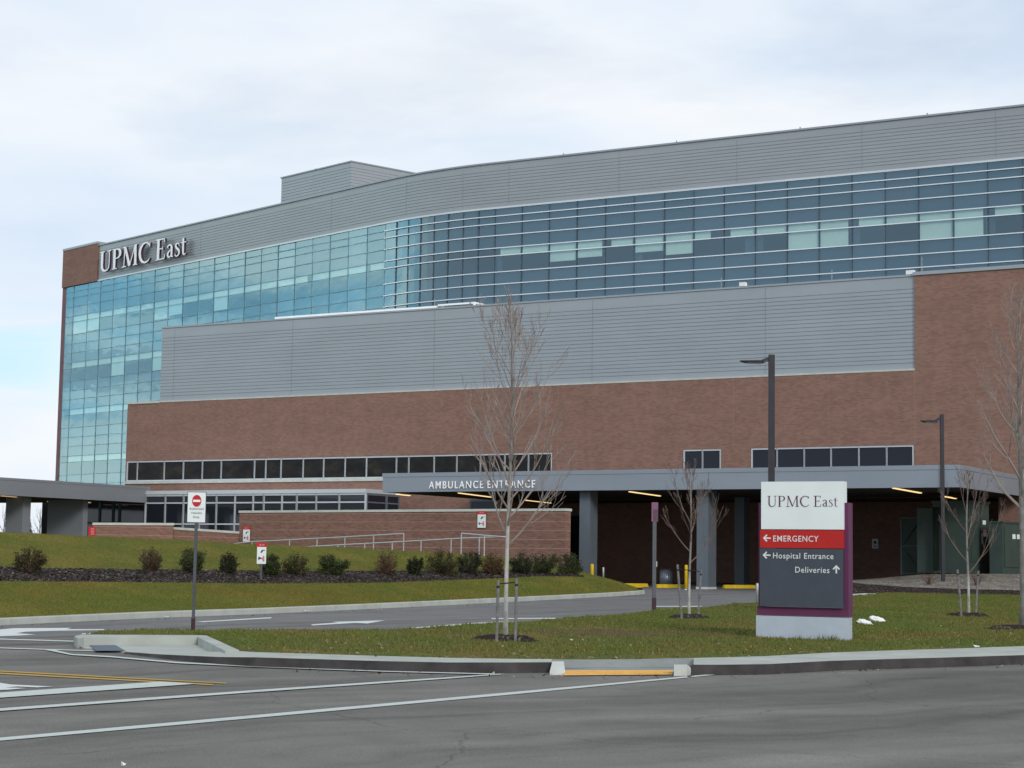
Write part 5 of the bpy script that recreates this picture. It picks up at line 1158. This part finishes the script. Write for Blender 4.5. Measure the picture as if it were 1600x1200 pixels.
# red-stemmed seedlings at the gravel edge
for i, (px, py, h, lab) in enumerate(((1452, 914, 15, 'tuft of red bare stems at the gravel edge, left of the small staked tree'), (1526, 916, 20, 'tuft of red bare stems at the gravel edge, right of the small staked tree'))):
    b = D(px, py, 76); o = tag(empty('red_stem_shrub', b), lab, 'shrub', 'bare red-stemmed shrubs on the gravel'); rg = random.Random(90 + i); mb = MB(); H = h * 68 / F * 1.3
    for k in range(26): a = rg.uniform(0, 6.28); e = rg.uniform(.1, .45); v = Vector((math.cos(a) * e, math.sin(a) * e, H * rg.uniform(.6, 1.1))); mb.tube([(0, 0, -.05), v * .5 + Vector((0, 0, .05)), v], [.012, .009, .005], 3, 0, False)
    mb.build('stem', M['twigr'], o)
# distant trees seen under the entrance canopy
FT = [(62, 797, 'tall thin bare tree seen far off under the entrance canopy'), (6, 795, 'bare tree seen far off between the porch piers, farthest left')]
for i, (px, top, lab) in enumerate(FT):
    b = D(px, 848, 190); b.z = 1.5; bare_tree('bare_tree', b, D(px, top, 190).z - 1.5, .11, .25, 1.3, 12, 70 + i, lab, 'far bare trees beyond the porch', M['twigfar'], 2, 5, 1.0, bark=M['twigfar'])
b = D(44, 848, 185); b.z = 1.5; o = tag(empty('conifer', b), 'small dark conifer far off beside the porch pier', 'tree'); H = D(44, 812, 185).z - 1.5
mb = MB(); mb.tube([(0, 0, -.2), (0, 0, H)], [.1, .02], 6); mb.build('trunk', M['bark2'], o); mb = MB(); rg = random.Random(3)
for k in range(420): t = rg.random() ** .8; a = rg.uniform(0, 6.28); r = (1 - t) * 1.4 * rg.uniform(.2, 1); c = Vector((r * math.cos(a), r * math.sin(a), H * t - .1 * r)); w = Vector((math.cos(a + 1.5), math.sin(a + 1.5), .1)) * .12; u = Vector((math.cos(a), math.sin(a), -.3)) * .25; mb.add([c - u, c - w, c + u, c + w], [(0, 1, 2, 3)])
mb.build('crown', M['needle'], o)
mb = MB(); rg = random.Random(8)
for k in range(900):
    x = rg.uniform(-100, 40); Y = rg.uniform(235, 260); h = rg.uniform(2.2, 5.5) * (.75 + .3 * math.sin(x * .2)); c = Vector((x, Y, 1.2))
    mb.tube([c, c + Vector((rg.gauss(0, .3), 0, h * .6)), c + Vector((rg.gauss(0, .6), 0, h))], [.07, .05, .02], 3, 0, False)
    for j in range(5): q = c + Vector((0, 0, h * rg.uniform(.3, .9))); mb.tube([q, q + Vector((rg.gauss(0, .7), rg.gauss(0, .3), rg.uniform(.4, 1.1)))], [.03, .012], 3, 0, False)
tag(mb.build('woods', M['twigfar']), 'far bare woods on the horizon under the porch', 'woods', None, 'stuff')

# ================================================================== SMALL THINGS
def bag(px, py, w, h, seed, label):
    c = G(px, py, LD + .02); rg = random.Random(seed); bm = bmesh.new(); bmesh.ops.create_icosphere(bm, subdivisions=4, radius=1.0)
    s = c.y / F
    for v in bm.verts:
        n_ = 1 + .22 * mnoise.noise(v.co * 2.1 + Vector((seed, 0, 0))) + .14 * mnoise.noise(v.co * 5.0 + Vector((0, seed, 0))); v.co = Vector((v.co.x * w * s * .5 * n_, v.co.y * w * s * .32 * n_, max(-.02, (v.co.z * .5 + .32 - .25 * v.co.x) * h * s * n_)))
    me = bpy.data.meshes.new('plastic_bag'); bm.to_mesh(me); bm.free(); me.materials.append(M['white']); me.polygons.foreach_set('use_smooth', [True] * len(me.polygons))
    o = bpy.data.objects.new('plastic_bag', me); o.location = c; COL.objects.link(o); tag(o, label, 'bag', 'white bags on the grass'); return o
bag(1351, 976, 24, 9, 2, 'white plastic bag nearer the wayfinding sign, on the grass'); bag(1371, 972.6, 24, 11, 7, 'white plastic bag farther right of the sign, on the grass')
LT = [(1502, 1000, 7, LD, 'scrap of white paper on the grass below the right-hand stake'), (1526, 1010.5, 11, .155, 'long scrap of white paper on the pavement edge'), (1388, 992, 4, LD, 'tiny white scrap on the grass right of the sign base'),
      (261, 964.6, 8, .02, 'white scrap in the gutter under the far kerb, by the sign post'), (479, 955, 8, .02, 'white scrap in the gutter under the far kerb, near the arrow'), (1071, 921.6, 5, .02, 'white scrap on the drive between two yellow bollards'),
      (893, 1001, 5, LD, 'pale scrap on the grass between the tall tree and the sign'), (193, 1196, 9, .01, 'pale scrap on the asphalt at the bottom edge'), (1567, 930, 8, LD, 'red scrap on the grass by the mulch bank')]
for i, (px, py, w, dz, lab) in enumerate(LT):
    c = G(px, py, dz + .012); s = c.y / F; w *= s; rg = random.Random(i); mb = MB(); n = 9
    top = [(w * .5 * math.cos(6.28 * k / n) * rg.uniform(.7, 1.1), w * .35 * math.sin(6.28 * k / n) * rg.uniform(.7, 1.1), rg.uniform(.0, .035)) for k in range(n)]; mb.prism(top, [(x, y, z - .008) for x, y, z in top])
    o = mb.build('paper_scrap', M['red'] if 'red' in lab else M['white']); o.location = c; tag(o, lab, 'litter', 'litter')

# ================================================================== GRASS BLADES
def scatter_blades(name, src, n, hmin, hmax, mat, label, seed, keep=None):
    rg = random.Random(seed); me = src.data; me.calc_loop_triangles(); tris = []; acc = 0; cum = []
    for t in me.loop_triangles:
        vs = [me.vertices[i].co for i in t.vertices]; c = (vs[0] + vs[1] + vs[2]) / 3
        if keep and not keep(c): continue
        acc += t.area; cum.append(acc); tris.append(vs)
    import bisect
    mb = MB()
    for i in range(n):
        k = min(bisect.bisect(cum, rg.random() * acc), len(tris) - 1); a, b, c = tris[k]; u, v = rg.random(), rg.random()
        if u + v > 1: u, v = 1 - u, 1 - v
        p = a + (b - a) * u + (c - a) * v; h = rg.uniform(hmin, hmax); w = rg.uniform(.008, .016); an = rg.uniform(0, 6.28); dx, dy = math.cos(an) * w, math.sin(an) * w; lx, ly = rg.gauss(0, h * .35), rg.gauss(0, h * .35)
        m = len(mb.v); mb.v += [(p.x - dx, p.y - dy, p.z - .01), (p.x + dx, p.y + dy, p.z - .01), (p.x + lx, p.y + ly, p.z + h)]; mb.f.append((m, m + 1, m + 2)); mb.m.append(0)
    me2 = bpy.data.meshes.new(name); me2.from_pydata(mb.v, [], mb.f); me2.materials.append(mat); o = bpy.data.objects.new(name, me2); COL.objects.link(o)
    tag(o, label, 'grass', None, 'stuff'); return o
inview = lambda c: c.y > 5 and abs(c.x / c.y) < .30
scatter_blades('grass', island, 120000, .015, .055, M['blade'], 'mown grass blades on the island round the big sign', 1, inview)
scatter_blades('grass', bl, 50000, .015, .04, M['bladeb'], 'mown grass blades on the lower slope above the kerb', 2, inview)
scatter_blades('grass', bu, 80000, .015, .04, M['bladeb'], 'mown grass blades on the upper slope behind the shrubs', 3, lambda c: inview(c) and c.y < 95)
# loose bark chips, leaves and grit
def scatter_bits(name, pts, mats, size, label, cat, seed):
    rg = random.Random(seed); mb = MB()
    for p in pts:
        a = rg.uniform(0, 6.28); l_, w_ = rg.uniform(*size), rg.uniform(*size) * .5; u = Vector((math.cos(a), math.sin(a), rg.gauss(0, .25))) * l_; v = Vector((-math.sin(a), math.cos(a), rg.gauss(0, .25))) * w_
        mb.add([p - u, p - v, p + u, p + v], [(0, 1, 2, 3)])
    return tag(mb.build(name, mats), label, cat, None, 'stuff')
def chip_pts(src, n, seed, dz=.012):
    rg = random.Random(seed); me = src.data; me.calc_loop_triangles(); T_ = [t for t in me.loop_triangles]; w_ = [t.area for t in T_]; out = []
    for t in rg.choices(T_, w_, k=n):
        a, b, c = [me.vertices[i].co for i in t.vertices]; u, v = rg.random(), rg.random()
        if u + v > 1: u, v = 1 - u, 1 - v
        p = a + (b - a) * u + (c - a) * v; out.append(Vector((p.x, p.y, p.z + dz)))
    return out
M['chip'] = leaf('bark_chip', (.026, .018, .015), (.062, .046, .039), (.21, .17, .145))
M['deadleaf'] = leaf('dead_leaf', (.06, .04, .02), (.16, .11, .06), (.42, .36, .28))
scatter_bits('bark_chips', chip_pts(bm_, 16000, 4), M['chip'], (.02, .055), 'loose bark chips over the mulch strip', 'mulch', 5)
rg = random.Random(12); lv = [G(rg.uniform(250, 860), 0, 0) for _ in range(0)]
for i in range(420):
    x = rg.uniform(380, 1600); y0 = lerp_tab([(380, 1018), (600, 1026), (800, 1030), (1000, 1030), (1150, 1027), (1300, 1020), (1600, 1010)], x); t = rg.random() ** 1.6; lv.append(G(x, y0 - 1 - t * 38, LD + .05))
for i in range(160):
    x = rg.uniform(-60, 1000); lv.append(G(x, kline(x) + rg.uniform(.2, 2.2), .014))
for i in range(130):
    x = rg.uniform(420, 1600); y0 = lerp_tab([(380, 1040), (600, 1048), (800, 1052), (1080, 1054), (1200, 1051), (1400, 1044), (1600, 1035)], x); lv.append(G(x, y0 + rg.uniform(0, 5) ** 1.2, .014))
scatter_bits('leaf_litter', lv, M['deadleaf'], (.02, .05), 'dead leaves and grit on the lawn edge and in the gutters', 'leaves', 9)
# taller tufts along the sign's foot
rg = random.Random(6); mb = MB()
for i in range(420):
    x = rg.uniform(-1.0, 1.0) * 1.0; xx = x + .0; h = rg.uniform(.05, .14) * (1.5 if .35 < x < .75 else 1.0) * rg.uniform(.6, 1.1); p = SB + su * xx + sn * rg.uniform(.01, .12); w = .010; an = rg.uniform(0, 6.28); z = gz(p.y) + LD
    mb.add([(p.x - w * math.cos(an), p.y - w * math.sin(an), z - .02), (p.x + w * math.cos(an), p.y + w * math.sin(an), z - .02), (p.x + rg.gauss(0, h * .3), p.y + rg.gauss(0, h * .3), z + h)], [(0, 1, 2)])
tag(mb.build('grass_tuft', M['blade']), 'longer uncut grass along the foot of the sign base', 'grass', None, 'stuff')
